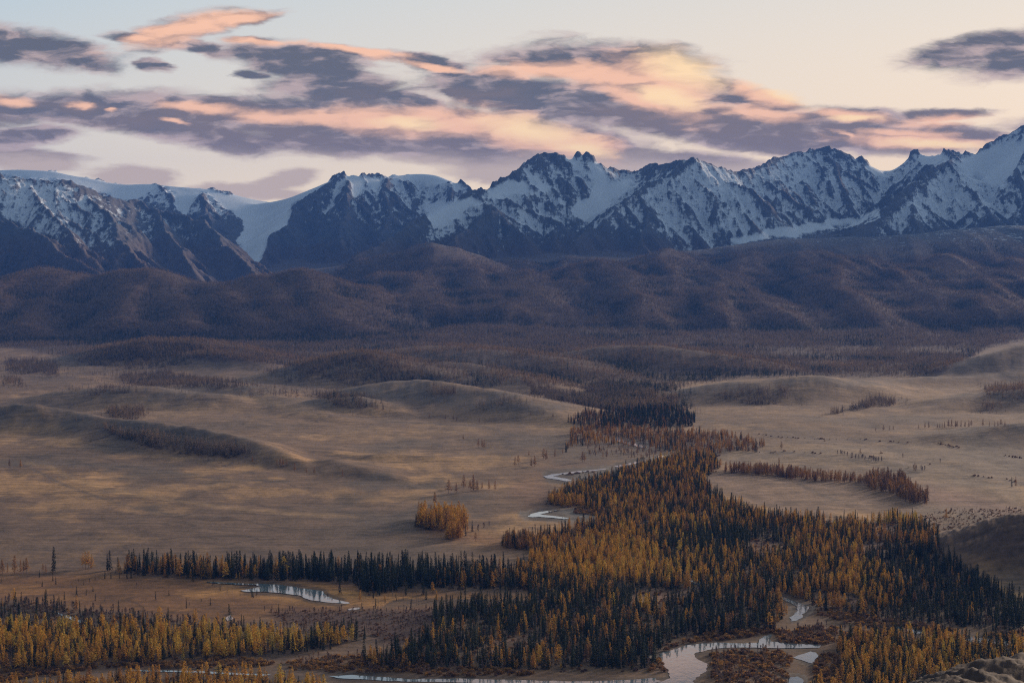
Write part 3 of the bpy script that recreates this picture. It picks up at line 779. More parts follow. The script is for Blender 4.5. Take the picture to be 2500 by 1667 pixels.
# ------------------------------------------------------------------ ground colours (what grows or lies there, plus some painted slope shade)
def lerp(a, b, m):
    return a + (np.asarray(b, np.float32) - a) * m[..., None]
def ground_tint():
    n = R_MNT + 1
    x, y, z = GX[:n], GY[:n], Z[:n]
    nz = NZ[:n]
    u, v = PU[:n], PV[:n]
    c = np.empty(x.shape + (3,), np.float32)
    c[:] = (0.165, 0.108, 0.072)
    a1 = fbm(x / 420, y / 420, 5, 0.55); a2 = fbm(x / 90 + 11, y / 150, 4, 0.6); a3 = fbm(x / 1500, y / 1500, 3)
    a4 = fbm(x / 260 + 40, y / 700 - 3, 4, 0.6)
    c = lerp(c, (0.34, 0.215, 0.110), sstep(a1 + 0.7 * a2, 0.04, 0.30))
    c = lerp(c, (0.115, 0.088, 0.072), sstep(-a1 + 0.7 * a4, 0.0, 0.45))
    c = lerp(c, (0.085, 0.070, 0.062), sstep(a4 + 0.6 * a2, 0.16, 0.5) * 0.8)
    # paler steppe in the middle distance, darker turf on the near left
    c = lerp(c, (0.235, 0.168, 0.115), sstep(y, 3200, 4600) * (0.35 + 0.4 * sstep(a1, -0.2, 0.3)) * (y < 8600))
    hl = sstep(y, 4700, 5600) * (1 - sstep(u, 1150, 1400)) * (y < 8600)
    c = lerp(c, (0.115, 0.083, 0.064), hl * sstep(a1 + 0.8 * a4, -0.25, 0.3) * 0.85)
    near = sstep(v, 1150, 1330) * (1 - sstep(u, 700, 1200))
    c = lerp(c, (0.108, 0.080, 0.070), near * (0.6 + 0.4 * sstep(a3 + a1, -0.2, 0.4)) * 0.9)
    c = lerp(c, (0.185, 0.155, 0.130), pm(u, v, x, y, [(1690, 1120), (1800, 1090), (2500, 1070), (2500, 1260), (2250, 1260), (2150, 1150), (1800, 1140)], 12, 100, 4) * 0.65)
    c = lerp(c, (0.215, 0.125, 0.105), pm(u, v, x, y, [(2170, 1180), (2250, 1178), (2420, 1215), (2500, 1245), (2500, 1262), (2300, 1235), (2200, 1205)], 14, 100, 5) * 0.7)
    c = lerp(c, (0.225, 0.155, 0.118), pm(u, v, x, y, [(1715, 1166), (1760, 1152), (1990, 1175), (2110, 1182), (2110, 1205), (2180, 1228), (2170, 1240), (1990, 1258), (1830, 1225), (1735, 1185)], 4, 100, 2) * 0.8)
    c = lerp(c, (0.19, 0.11, 0.075), pm(u, v, x, y, [(1240, 1180), (1340, 1140), (1420, 1128), (1500, 1135), (1400, 1148), (1320, 1165), (1340, 1200), (1345, 1230), (1290, 1240), (1250, 1215)], 14, 100, 4) * 0.7)
    c = lerp(c, (0.20, 0.105, 0.050), pm(u, v, x, y, [(1010, 1290), (1150, 1295), (1230, 1305), (1290, 1330), (1225, 1345), (1130, 1320), (1050, 1310)], 6, 100, 3) * 0.8)
    # marsh
    ms = pm(u, v, x, y, [(-200, 1402), (0, 1402), (240, 1396), (480, 1410), (860, 1420), (1000, 1440), (1290, 1456), (1290, 1476), (1000, 1482), (880, 1494), (640, 1510), (560, 1530), (420, 1512), (250, 1494), (0, 1470), (-200, 1470)], 8, 50, 3)
    c = lerp(c, (0.160, 0.082, 0.036), ms)
    c = lerp(c, (0.25, 0.132, 0.050), ms * sstep(a2 + 0.6 * fbm(x / 40, y / 60, 3), 0.0, 0.5) * 0.7)
    rim = pm(u, v, x, y, [(500, 1412), (700, 1416), (800, 1432), (900, 1444), (1000, 1452), (1290, 1458), (1290, 1468), (1000, 1476), (860, 1486), (760, 1480), (640, 1462), (560, 1452), (480, 1460), (420, 1450), (560, 1432), (480, 1418)], 5, 50, 2)
    c = lerp(c, (0.37, 0.205, 0.075), rim * 0.8)
    for p in HEATH_SHRUBS:
        c = lerp(c, (0.072, 0.042, 0.040), pm(u, v, x, y, p, 14, 50, 3) * 0.9)
    # woods and thickets stand on litter
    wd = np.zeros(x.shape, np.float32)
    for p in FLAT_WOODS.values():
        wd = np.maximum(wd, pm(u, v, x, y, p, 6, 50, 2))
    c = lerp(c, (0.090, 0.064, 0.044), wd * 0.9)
    for p in CLEARINGS:
        c = lerp(c, (0.17, 0.10, 0.07), pm(u, v, x, y, p, 6, 50, 2))
    for p in SHRUBS:
        c = lerp(c, (0.15, 0.092, 0.055), pm(u, v, x, y, p, 5, 50, 2) * 0.9)
    # gravel bars
    for p in ([(1262, 1250), (1300, 1244), (1490, 1242), (1510, 1256), (1480, 1272), (1390, 1276), (1280, 1270)], [(1320, 1150), (1400, 1144), (1480, 1138), (1560, 1118), (1650, 1102), (1660, 1112), (1560, 1142), (1420, 1180), (1340, 1178)],
              [(1928, 1612), (1990, 1612), (1985, 1640), (1990, 1690), (1920, 1690), (1922, 1640)], [(1580, 1590), (1612, 1592), (1620, 1622), (1570, 1612)], [(1660, 1650), (1680, 1638), (1640, 1650), (1560, 1662), (1580, 1668)],
              [(1925, 1468), (2000, 1478), (1985, 1495), (1950, 1520), (1925, 1515)], [(1690, 1384), (1745, 1384), (1730, 1402), (1700, 1412), (1690, 1400)], [(2160, 1520), (2250, 1530), (2280, 1548), (2180, 1545)], [(820, 1640), (930, 1642), (930, 1656), (820, 1656)],
              [(1730, 1584), (1860, 1580), (1880, 1588), (1740, 1592)], [(1490, 1062), (1560, 1070), (1660, 1095), (1560, 1098)]):
        c = lerp(c, (0.16, 0.155, 0.155), pm(u, v, x, y, p, 4, 50, 1) * 0.85)
    for p in WATER_PTS:      # wet mud along the banks
        wm = box(inpoly(u, v, p).astype(np.float32), 3, 4)
        c = lerp(c, (0.060, 0.046, 0.038), sstep(wm, 0.02, 0.25) * 0.8)
    # stony crests of the low hills
    ht = sstep(z, 9, 24) * (y < 8600) * (y > 3000)
    c = lerp(c, (0.105, 0.090, 0.082), ht * sstep(a2 + 0.5 * a4, -0.35, 0.2) * 0.85)
    lefthill = pm(u, v, x, y, [(-50, 985), (100, 984), (250, 1020), (460, 1040), (620, 1076), (700, 1108), (640, 1122), (560, 1118), (380, 1096), (230, 1050), (120, 1010), (-50, 1012)], 10, 100, 3)
    c = lerp(c, (0.085, 0.070, 0.064), lefthill * (0.45 + 0.55 * sstep(a2, -0.3, 0.3)))
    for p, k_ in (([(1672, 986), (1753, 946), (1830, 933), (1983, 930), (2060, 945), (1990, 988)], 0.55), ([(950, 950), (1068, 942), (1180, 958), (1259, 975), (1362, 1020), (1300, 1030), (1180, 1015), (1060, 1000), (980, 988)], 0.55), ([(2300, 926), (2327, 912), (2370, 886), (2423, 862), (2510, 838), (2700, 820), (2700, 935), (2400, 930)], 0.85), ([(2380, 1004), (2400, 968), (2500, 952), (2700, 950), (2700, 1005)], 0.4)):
        c = lerp(c, (0.088, 0.070, 0.062), pm(u, v, x, y, p, 10, 100, 4) * k_ * (0.5 + 0.5 * sstep(a2, -0.3, 0.3)))  # front slopes darkened: scrub and rock, with slope shade painted into the colour
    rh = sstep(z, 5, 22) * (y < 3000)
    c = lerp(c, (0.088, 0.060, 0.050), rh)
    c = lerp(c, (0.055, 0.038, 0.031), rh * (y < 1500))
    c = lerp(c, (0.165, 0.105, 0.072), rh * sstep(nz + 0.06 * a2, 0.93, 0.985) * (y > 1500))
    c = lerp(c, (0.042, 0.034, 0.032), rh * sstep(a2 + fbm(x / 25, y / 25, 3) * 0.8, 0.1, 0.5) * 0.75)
    # tracks worn into the turf
    tr = np.zeros(x.shape, np.float32)
    for line in ([(20, 1128), (120, 1132), (250, 1136), (360, 1142), (440, 1158), (560, 1170), (700, 1176)], [(80, 1145), (160, 1185), (230, 1210), (330, 1240), (420, 1256), (560, 1262)], [(800, 1010), (960, 1030), (1180, 1040), (1300, 1075)],
                 [(1950, 1180), (2000, 1205), (2040, 1220)], [(1880, 1062), (2000, 1072), (2100, 1074), (2250, 1088), (2400, 1100), (2500, 1112)], [(1850, 1100), (1960, 1108), (2080, 1124), (2120, 1138), (2250, 1152), (2350, 1160), (2500, 1178)], [(1640, 1010), (1720, 1024), (1840, 1044), (1920, 1054)]):
        for (u1, v1), (u2, v2) in zip(line[:-1], line[1:]):
            t = np.clip(((u - u1) * (u2 - u1) + 25 * (v - v1) * (v2 - v1)) / ((u2 - u1) ** 2 + 25 * (v2 - v1) ** 2), 0, 1)
            d = np.hypot((u - u1 - t * (u2 - u1)) * 0.3, v - v1 - t * (v2 - v1) + 3 * a2)
            tr = np.maximum(tr, 1 - sstep(d, 1.0, 3.2))
    c = lerp(c, (0.10, 0.083, 0.078), tr * 0.6)
    pale = np.zeros(x.shape, np.float32)
    for line, wd_ in (([(70, 1130), (120, 1140), (170, 1165), (220, 1182), (300, 1202), (420, 1220), (560, 1240), (720, 1254), (860, 1260)], 4), ([(560, 965), (680, 985), (760, 1015), (860, 1030)], 4)):
        for (u1, v1), (u2, v2) in zip(line[:-1], line[1:]):
            t = np.clip(((u - u1) * (u2 - u1) + 25 * (v - v1) * (v2 - v1)) / ((u2 - u1) ** 2 + 25 * (v2 - v1) ** 2), 0, 1)
            d = np.hypot((u - u1 - t * (u2 - u1)) * 0.3, v - v1 - t * (v2 - v1) + 5 * a2)
            pale = np.maximum(pale, 1 - sstep(d, 0.5, wd_ + 3))
    c = lerp(c, (0.36, 0.25, 0.14), pale * 0.4)
    flats = sstep(v, 1420, 1500) * sstep(u, 850, 1000)
    c = np.where((flats > 0.5)[..., None] & (c[..., :1] > 0.16), np.float32((0.125, 0.080, 0.052)), c)
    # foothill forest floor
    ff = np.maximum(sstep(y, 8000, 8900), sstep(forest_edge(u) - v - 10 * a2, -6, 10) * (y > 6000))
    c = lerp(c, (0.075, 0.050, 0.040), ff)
    return c
def forest_edge(u):
    return np.interp(u, [-300, 0, 160, 300, 520, 640, 760, 900, 1050, 1200, 1350, 1480, 1560, 1700, 1830, 2000, 2300, 2330, 2420, 2500, 2800], [850, 848, 872, 884, 880, 890, 905, 932, 945, 958, 982, 1000, 975, 940, 921, 921, 916, 895, 850, 830, 820])
def pm(u, v, x, y, poly, jit, jl, soft):
    key = ('g', jl)
    if key not in _jc:
        _jc[key] = (fbm(x / jl, y / jl, 3), 0.35 * fbm(x / jl + 77, y / jl, 3))
    m = inpoly(u + jit * _jc[key][0], v + jit * _jc[key][1], poly).astype(np.float32)
    return box(m, soft, soft) if soft else m
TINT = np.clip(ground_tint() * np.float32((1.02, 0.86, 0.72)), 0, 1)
print('tint', round(time.time() - T0, 1))

def mat_ground():
    m, g, b = new_mat('steppe_turf')
    pos = g.new('ShaderNodeNewGeometry').outputs['Position']
    c = g.attr('tint')['Color']
    n1 = g.noise(g.v('MULTIPLY', pos, (1 / 34, 1 / 60, 0)), 1.0, 6, 0.68)
    n2 = g.noise(g.v('MULTIPLY', pos, (1 / 7, 1 / 11, 0)), 1.0, 4, 0.6)
    n3 = g.noise(g.v('MULTIPLY', g.v('ADD', pos, g.v('SCALE', g.noise(g.v('SCALE', pos, 1 / 220), 1.0, 3, out=1), 120.0)), (1 / 110, 1 / 17, 0)), 1.0, 5, 0.65)
    k = g.m('ADD', g.m('ADD', g.mapr(n3, 0.28, 0.72, -0.44, 0.44, False), g.mapr(n1, 0.25, 0.75, 0.55, 1.45, False)), g.mapr(n2, 0.25, 0.75, -0.30, 0.30, False))
    n4 = g.noise(g.v('MULTIPLY', pos, (1 / 420, 1 / 300, 0)), 1.0, 3, 0.5)
    ln = g.mapr(g.m('ABSOLUTE', g.m('SUBTRACT', n4, 0.52)), 0.0, 0.010, 0.62, 1.0)       # old trails and dry runnels
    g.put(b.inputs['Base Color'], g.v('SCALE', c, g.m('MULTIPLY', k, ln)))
    bp = g.new('ShaderNodeBump')
    bp.inputs['Strength'].default_value = 0.5
    bp.inputs['Distance'].default_value = 2.0
    g.put(bp.inputs['Height'], g.m('ADD', n1, g.m('MULTIPLY', n2, 0.3)))
    g.t.links.new(bp.outputs[0], b.inputs['Normal'])
    return m
MT_MOUNT, MT_GROUND = mat_mountain(), mat_ground()
def add_tint(o, r0, r1):
    at = o.data.attributes.new('tint', 'FLOAT_COLOR', 'POINT')
    c = np.ones((r1 - r0, NC, 4), np.float32); c[..., :3] = TINT[r0:r1]
    at.data.foreach_set('color', c.ravel())
mountains = mesh_grid('mountains', R_MNT, NR, {'snow': SNOW, 'ice': ICE}); mountains.data.materials.append(MT_MOUNT)
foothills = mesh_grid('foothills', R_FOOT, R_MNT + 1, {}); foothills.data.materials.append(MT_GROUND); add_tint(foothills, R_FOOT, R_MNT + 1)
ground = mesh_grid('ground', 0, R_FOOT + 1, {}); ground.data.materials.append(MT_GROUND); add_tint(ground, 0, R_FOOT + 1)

def zat(x, y):
    """height of the land at world points"""
    x = np.asarray(x, float); y = np.asarray(y, float)
    r = np.clip(np.searchsorted(YR, y) - 1, 0, NR - 2)
    fr = (y - YR[r]) / (YR[r + 1] - YR[r])
    t = (x / y - TT[0]) / (TT[1] - TT[0])
    c = np.clip(t.astype(int), 0, NC - 2); fc = t - c
    return (Z[r, c] * (1 - fr) * (1 - fc) + Z[r + 1, c] * fr * (1 - fc) + Z[r, c + 1] * (1 - fr) * fc + Z[r + 1, c + 1] * fr * fc)

# ------------------------------------------------------------------ water
def mat_water():
    m, g, b = new_mat('clear_river_water')
    pos = g.new('ShaderNodeNewGeometry').outputs['Position']
    b.inputs['Base Color'].default_value = (0.11, 0.145, 0.165, 1)
    b.inputs['Roughness'].default_value = 0.06
    b.inputs['Specular IOR Level'].default_value = 0.5
    b.inputs['IOR'].default_value = 1.7
    bp = g.new('ShaderNodeBump')
    bp.inputs['Strength'].default_value = 0.10
    bp.inputs['Distance'].default_value = 0.6
    g.put(bp.inputs['Height'], g.noise(g.v('MULTIPLY', pos, (1 / 7, 1 / 16, 0)), 1.0, 4, 0.6))
    g.t.links.new(bp.outputs[0], b.inputs['Normal'])
    return m
MT_WATER = mat_water()
from mathutils.geometry import tessellate_polygon
def water_sheet(name, polys):
    vs, fs = [], []
    for poly in polys:
        pts = [G(u, v) for u, v in poly]
        out = []
        for a, b_ in zip(pts, pts[1:] + pts[:1]):
            n = max(2, int(np.hypot(*(b_ - a)[:2]) / 6))
            nrm = np.array((-(b_ - a)[1], (b_ - a)[0], 0)); nrm /= (np.linalg.norm(nrm) + 1e-6)
            for i in range(n):
                p = a + (b_ - a) * i / n
                out.append(p + nrm * (2.2 * float(fbm(p[0] / 14, p[1] / 22, 2)) + 1.0 * random.uniform(-1, 1)))
        h = zat(np.array([p[0] for p in out]), np.array([p[1] for p in out]))
        zz = float(np.max(h)) + 0.25
        k = len(vs)
        vs += [(p[0], p[1], min(zz, 1.2 + 0.25)) for p in out]
        for t in tessellate_polygon([[Vector((p[0], p[1], 0)) for p in out]]):
            fs.append(tuple(k + i for i in t))
    me = bpy.data.meshes.new(name)
    me.from_pydata(vs, [], fs)
    me.update()
    nrm = [p.normal.z for p in me.polygons]
    me.polygons.foreach_get
    flip = [p.index for p in me.polygons if p.normal.z < 0]
    if flip:
        fs2 = [tuple(reversed(f)) if i in set(flip) else f for i, f in enumerate(fs)]
        me.clear_geometry(); me.from_pydata(vs, [], fs2); me.update()
    me.materials.append(MT_WATER)
    o = bpy.data.objects.new(name, me)
    o['kind'] = 'structure'
    COL.objects.link(o)
    return o
for k_ in ('pond', 'river', 'stream'):
    water_sheet(k_, RIVERS[k_])

# ------------------------------------------------------------------ air: an even, thin haze over the whole basin
def build_haze():
    x1, y0, y1, z0, z1 = 11000.0, -300.0, 26600.0, float(Z.min()) - 1.0, float(Z.max()) + 60.0
    v = [(-x1, y0, z0), (x1, y0, z0), (x1, y1, z0), (-x1, y1, z0), (-x1, y0, z1), (x1, y0, z1), (x1, y1, z1), (-x1, y1, z1)]
    f = [(0, 3, 2, 1), (4, 5, 6, 7), (0, 1, 5, 4), (1, 2, 6, 5), (2, 3, 7, 6), (3, 0, 4, 7)]
    me = bpy.data.meshes.new('haze')
    me.from_pydata(v, [], f)
    m = bpy.data.materials.new('haze_air')
    m.use_nodes = True
    g = NT(m.node_tree)
    out = g.new('ShaderNodeOutputMaterial')
    pv = g.new('ShaderNodeVolumePrincipled')
    pv.inputs['Color'].default_value = HAZE_COLOR
    pv.inputs['Absorption Color'].default_value = (0, 0, 0, 1)
    pv.inputs['Density'].default_value = HAZE_DENSITY
    pv.inputs['Anisotropy'].default_value = 0.0
    g.t.links.new(pv.outputs[0], out.inputs['Volume'])
    me.materials.append(m)
    o = bpy.data.objects.new('haze', me)
    o['kind'] = 'stuff'
    o['label'] = 'thin blue evening haze filling the mountain basin'
    o['category'] = 'haze'
    COL.objects.link(o)
HAZE_COLOR = (0.10, 0.29, 0.92, 1)
HAZE_DENSITY = 1.65e-5
build_haze()
print('water', round(time.time() - T0, 1))

# ------------------------------------------------------------------ trees: shapes (unit height, scaled when planted)
def mesh_from(name, vs, fs, mats, idx=None):
    me = bpy.data.meshes.new(name)
    me.from_pydata([tuple(map(float, v)) for v in vs], [], fs)
    for m in mats:
        me.materials.append(m)
    if idx is not None:
        me.polygons.foreach_set('material_index', np.array(idx, np.int32))
    me.update()
    return me

def leaf_mat(name, ramp, value_noise=0.35):
    """foliage colour runs along the tint of each single tree"""
    m, g, b = new_mat(name)
    t = g.attr('tint', 'INSTANCER')['Fac']
    r = g.new('ShaderNodeValToRGB')
    r.color_ramp.elements[0].position = ramp[0][0]; r.color_ramp.elements[0].color = ramp[0][1]
    r.color_ramp.elements[1].position = ramp[-1][0]; r.color_ramp.elements[1].color = ramp[-1][1]
    for p_, c_ in ramp[1:-1]:
        e = r.color_ramp.elements.new(p_); e.color = c_
    g.put(r.inputs[0], t)
    pos = g.new('ShaderNodeNewGeometry').outputs['Position']
    n = g.mapr(g.noise(pos, 0.45, 2, 0.6), 0.3, 0.7, 1 - value_noise, 1 + value_noise, False)
    g.put(b.inputs['Base Color'], g.v('SCALE', r.outputs[0], n))
    b.inputs['Roughness'].default_value = 0.8
    tr = g.new('ShaderNodeBsdfTranslucent')
    g.put(tr.inputs['Color'], g.v('SCALE', r.outputs[0], n))
    ms = g.new('ShaderNodeMixShader')
    ms.inputs[0].default_value = 0.33
    out = [q for q in g.t.nodes if q.type == 'OUTPUT_MATERIAL'][0]
    g.t.links.new(b.outputs[0], ms.inputs[1]); g.t.links.new(tr.outputs[0], ms.inputs[2])
    g.t.links.new(ms.outputs[0], out.inputs[0])
    return m
def bark_mat(name, c1, c2):
    m, g, b = new_mat(name)
    pos = g.new('ShaderNodeNewGeometry').outputs['Position']
    g.put(b.inputs['Base Color'], g.mix(g.noise(g.v('MULTIPLY', pos, (2, 2, 0.6)), 1.0, 4), c1, c2))
    return m
LARCH_LEAF = leaf_mat('larch_needles_in_autumn', [(0.0, (0.16, 0.09, 0.06, 1)), (0.28, (0.34, 0.165, 0.065, 1)), (0.55, (0.54, 0.275, 0.055, 1)), (0.85, (0.72, 0.405, 0.055, 1)), (1.0, (0.62, 0.43, 0.08, 1))])
FAR_LEAF = leaf_mat('far_larch_needles', [(0.0, (0.155, 0.112, 0.088, 1)), (0.3, (0.29, 0.19, 0.12, 1)), (0.6, (0.48, 0.26, 0.13, 1)), (1.0, (0.6, 0.32, 0.1, 1))])
SPRUCE_LEAF = leaf_mat('spruce_needles', [(0.0, (0.014, 0.024, 0.018, 1)), (0.5, (0.024, 0.036, 0.022, 1)), (1.0, (0.052, 0.056, 0.024, 1))])
BARE_LEAF = leaf_mat('bare_birch_twigs', [(0.0, (0.10, 0.075, 0.072, 1)), (0.5, (0.15, 0.105, 0.09, 1)), (1.0, (0.23, 0.14, 0.085, 1))])
SHRUB_LEAF = leaf_mat('willow_thicket_leaves', [(0.0, (0.12, 0.07, 0.055, 1)), (0.5, (0.25, 0.13, 0.055, 1)), (1.0, (0.38, 0.21, 0.07, 1))])
BARK = bark_mat('dark_conifer_bark', (0.045, 0.034, 0.028, 1), (0.10, 0.075, 0.06, 1))
BIRCH_BARK = bark_mat('pale_birch_bark', (0.16, 0.14, 0.125, 1), (0.36, 0.33, 0.30, 1))

def trunk_geo(h, r0, sides=5, lean=0.0, rnd=random):
    vs, fs = [], []
    rings = [(0.0, 1.0), (0.3, 0.75), (0.65, 0.4), (1.0, 0.06)]
    ox = oy = 0.0
    for k, (t, s) in enumerate(rings):
        for i in range(sides):
            a = 2 * math.pi * i / sides
            vs.append((ox + math.cos(a) * r0 * s, oy + math.sin(a) * r0 * s, t * h - (0.02 if k == 0 else 0)))
        ox += rnd.uniform(-1, 1) * lean; oy += rnd.uniform(-1, 1) * lean
    for k in range(len(rings) - 1):
        for i in range(sides):
            j = (i + 1) % sides
            fs.append((k * sides + i, k * sides + j, (k + 1) * sides + j, (k + 1) * sides + i))
    return vs, fs

def spray(vs, fs, p, d, ln, wd, droop, rnd):
    """one small blade of twigs: a bent strip of two faces"""
    d = Vector(d).normalized()
    s = d.cross(Vector((rnd.uniform(-.4, .4), rnd.uniform(-.4, .4), 1))).normalized()
    p = Vector(p)
    m = p + d * ln * 0.55
    e = p + d * ln + Vector((0, 0, -droop * ln))
    k = len(vs)
    up = Vector((0, 0, wd * rnd.uniform(-0.6, 0.6)))
    vs += [p - s * wd * 0.35, p + s * wd * 0.35, m + s * wd + up, m - s * wd - up, e]
    fs += [(k, k + 1, k + 2, k + 3), (k + 3, k + 2, k + 4)]

def conifer_crown(seed, nb, base, rad, power, per, droop, size, ragged):
    rnd = random.Random(seed)
    vs, fs = [], []
    for i in range(nb):
        t = (i + rnd.random()) / nb
        h = base + (0.99 - base) * t ** 0.9
        u = (h - base) / (1 - base)
        r = rad * ((1 - u) ** power) * rnd.uniform(1 - ragged, 1 + ragged * 0.5) + 0.012
        if u < 0.12:
            r *= 0.55 + 3.5 * u
        a = i * 2.399963 + rnd.uniform(-0.5, 0.5)
        ca, sa = math.cos(a), math.sin(a)
        for j in range(per):
            f = (j + rnd.random() * 0.8) / per
            q = (ca * r * f * 0.8, sa * r * f * 0.8, h - droop * r * f * f + rnd.uniform(-.006, .006))
            aa = a + rnd.uniform(-1.1, 1.1)
            spray(vs, fs, q, (math.cos(aa), math.sin(aa), rnd.uniform(-0.35, 0.45) - droop * f), size * rnd.uniform(0.7, 1.3) * (0.55 + 0.7 * (1 - u)), size * 0.42 * rnd.uniform(0.7, 1.2) * (0.6 + 0.6 * (1 - u)), droop * 0.5, rnd)
    # leading shoot
    spray(vs, fs, (0, 0, 0.955), (0.02, 0.01, 1), 0.055, 0.008, 0, rnd)
    spray(vs, fs, (0, 0, 0.955), (-0.01, 0.02, 1), 0.055, 0.008, 0, rnd)
    return vs, fs

def bare_crown(seed, n, base, rad):
    rnd = random.Random(seed)
    vs, fs = [], []
    for i in range(n):
        h = base + (0.95 - base) * rnd.random() ** 0.8
        u = (h - base) / (1 - base)
        a = rnd.uniform(0, 6.283)
        r = rad * math.sin(math.pi * min(0.95, 0.18 + 0.78 * u)) * rnd.uniform(0.2, 1.0)
        spray(vs, fs, (math.cos(a) * r * 0.55, math.sin(a) * r * 0.55, h - 0.06), (math.cos(a) * 0.45, math.sin(a) * 0.45, 1.0), 0.15 * rnd.uniform(0.7, 1.3), 0.016 * rnd.uniform(0.7, 1.4), 0.0, rnd)
    return vs, fs
def shrub_crown(seed, n):
    rnd = random.Random(seed)
    vs, fs = [], []
    for i in range(n):
        a = rnd.uniform(0, 6.283); r = 0.62 * math.sqrt(rnd.random())
        h = 0.95 * math.sqrt(max(0.05, 1 - (r / 0.72) ** 2)) * rnd.uniform(0.45, 1.0)
        spray(vs, fs, (math.cos(a) * r * 0.9, math.sin(a) * r * 0.9, max(0.0, h - 0.22)), (math.cos(a) * r * 0.9 + rnd.uniform(-.3, .3), math.sin(a) * r * 0.9 + rnd.uniform(-.3, .3), 1.0), 0.26 * rnd.uniform(0.7, 1.3), 0.075 * rnd.uniform(0.6, 1.3), 0.0, rnd)
    return vs, fs

SHAPES = {'larch': [], 'spruce': [], 'birch': [], 'shrub': [], 'snag': []}     # (trunk mesh, crown mesh)
for i in range(5):
    sl = (0.90, 1.15, 1.0, 0.8, 1.3)[i]
    v1, f1 = trunk_geo(0.97, 0.011, 5, 0.004, random.Random(i))
    SHAPES['larch'].append((mesh_from('larch_trunk', v1, f1, [BARK]), mesh_from('larch_crown', *conifer_crown(100 + i, 46, (0.13, 0.07, 0.22, 0.10, 0.26)[i], 0.225 * sl, (0.72, 0.95, 0.58, 0.8, 0.5)[i], 6, (0.28, 0.15, 0.4, 0.3, 0.2)[i], 0.070, (0.5, 0.4, 0.7, 0.55, 0.65)[i]), [LARCH_LEAF])))
for i in range(4):
    sl = (0.8, 1.0, 0.65, 1.15)[i]
    v1, f1 = trunk_geo(0.97, 0.010, 5, 0.002, random.Random(20 + i))
    SHAPES['spruce'].append((mesh_from('spruce_trunk', v1, f1, [BARK]), mesh_from('spruce_crown', *conifer_crown(200 + i, 60, 0.05, 0.15 * sl, 0.80, 4, 0.6, 0.058, 0.45), [SPRUCE_LEAF])))
for i in range(3):
    v1, f1 = trunk_geo(0.92, 0.008, 5, 0.012, random.Random(40 + i))
    SHAPES['birch'].append((mesh_from('birch_trunk', v1, f1, [BIRCH_BARK]), mesh_from('birch_crown', *bare_crown(300 + i, 90, 0.22, 0.17), [BARE_LEAF])))
for i in range(4):
    SHAPES['shrub'].append((None, mesh_from('willow_shrub', *shrub_crown(400 + i, 120), [SHRUB_LEAF])))
for i in range(2):
    v1, f1 = trunk_geo(0.98, 0.012, 5, 0.02, random.Random(60 + i))
    rnd = random.Random(70 + i); vs, fs = [], []
    for k in range(14):
        a = rnd.uniform(0, 6.28); spray(vs, fs, (0, 0, rnd.uniform(0.25, 0.95)), (math.cos(a), math.sin(a), rnd.uniform(-.2, .6)), rnd.uniform(0.04, 0.10), 0.004, 0.2, rnd)
    SHAPES['snag'].append((mesh_from('dead_trunk', v1, f1, [BIRCH_BARK]), mesh_from('dead_branches', vs, fs, [BARE_LEAF])))

def joined(tr, cr, name):
    """trunk and crown as one mesh, for trees that stand in a mass"""
    if tr is None:
        return cr
    vs = [v.co[:] for v in tr.vertices] + [v.co[:] for v in cr.vertices]
    n = len(tr.vertices)
    fs = [tuple(p.vertices) for p in tr.polygons] + [tuple(n + i for i in p.vertices) for p in cr.polygons]
    return mesh_from(name, vs, fs, [tr.materials[0], cr.materials[0]], [0] * len(tr.polygons) + [1] * len(cr.polygons))
def far_shape(seed, base, rad, power, leaf):
    v1, f1 = trunk_geo(0.9, 0.012, 3)
    v2, f2 = conifer_crown(seed, 13, base, rad, power, 2, 0.3, 0.13, 0.4)
    n = len(v1)
    return mesh_from('far_tree', v1 + [tuple(v) for v in v2], f1 + [tuple(n + i for i in f) for f in f2], [BARK, leaf], [0] * len(f1) + [1] * len(f2))
MASS = {k: [joined(a, b, k + '_tree') for a, b in v] for k, v in SHAPES.items()}
MASS['scrub'] = [mesh_from('scrub', *shrub_crown(600 + i, 14), [SHRUB_LEAF]) for i in range(3)]
MASS['far_larch'] = [far_shape(500 + i, 0.1, 0.20, 0.7, FAR_LEAF) for i in range(3)]
MASS['far_spruce'] = [far_shape(520 + i, 0.04, 0.14, 0.85, SPRUCE_LEAF) for i in range(3)]

# ------------------------------------------------------------------ planting
PLANT = {k: [] for k in MASS}       # arrays of x, y, height, tint
def scatter(ylo, yhi, per, test=None, tl=0.30):
    """random points of the fan between two distances, one per 'per' square metres"""
    area = tl * (yhi ** 2 - ylo ** 2)
    n = int(area / per)
    y = np.sqrt(RNG.random(n) * (yhi ** 2 - ylo ** 2) + ylo ** 2)
    x = (RNG.random(n) * 2 - 1) * tl * y
    return x, y
WATERPAD = WATER_PTS
def dry(u, v):
    return ~in_any(u, v, WATER_PTS)
def plant(kind, x, y, h, tint):
    if len(x):
        PLANT[kind].append(np.stack([x, y, h, np.clip(tint, 0.01, 1)], -1))

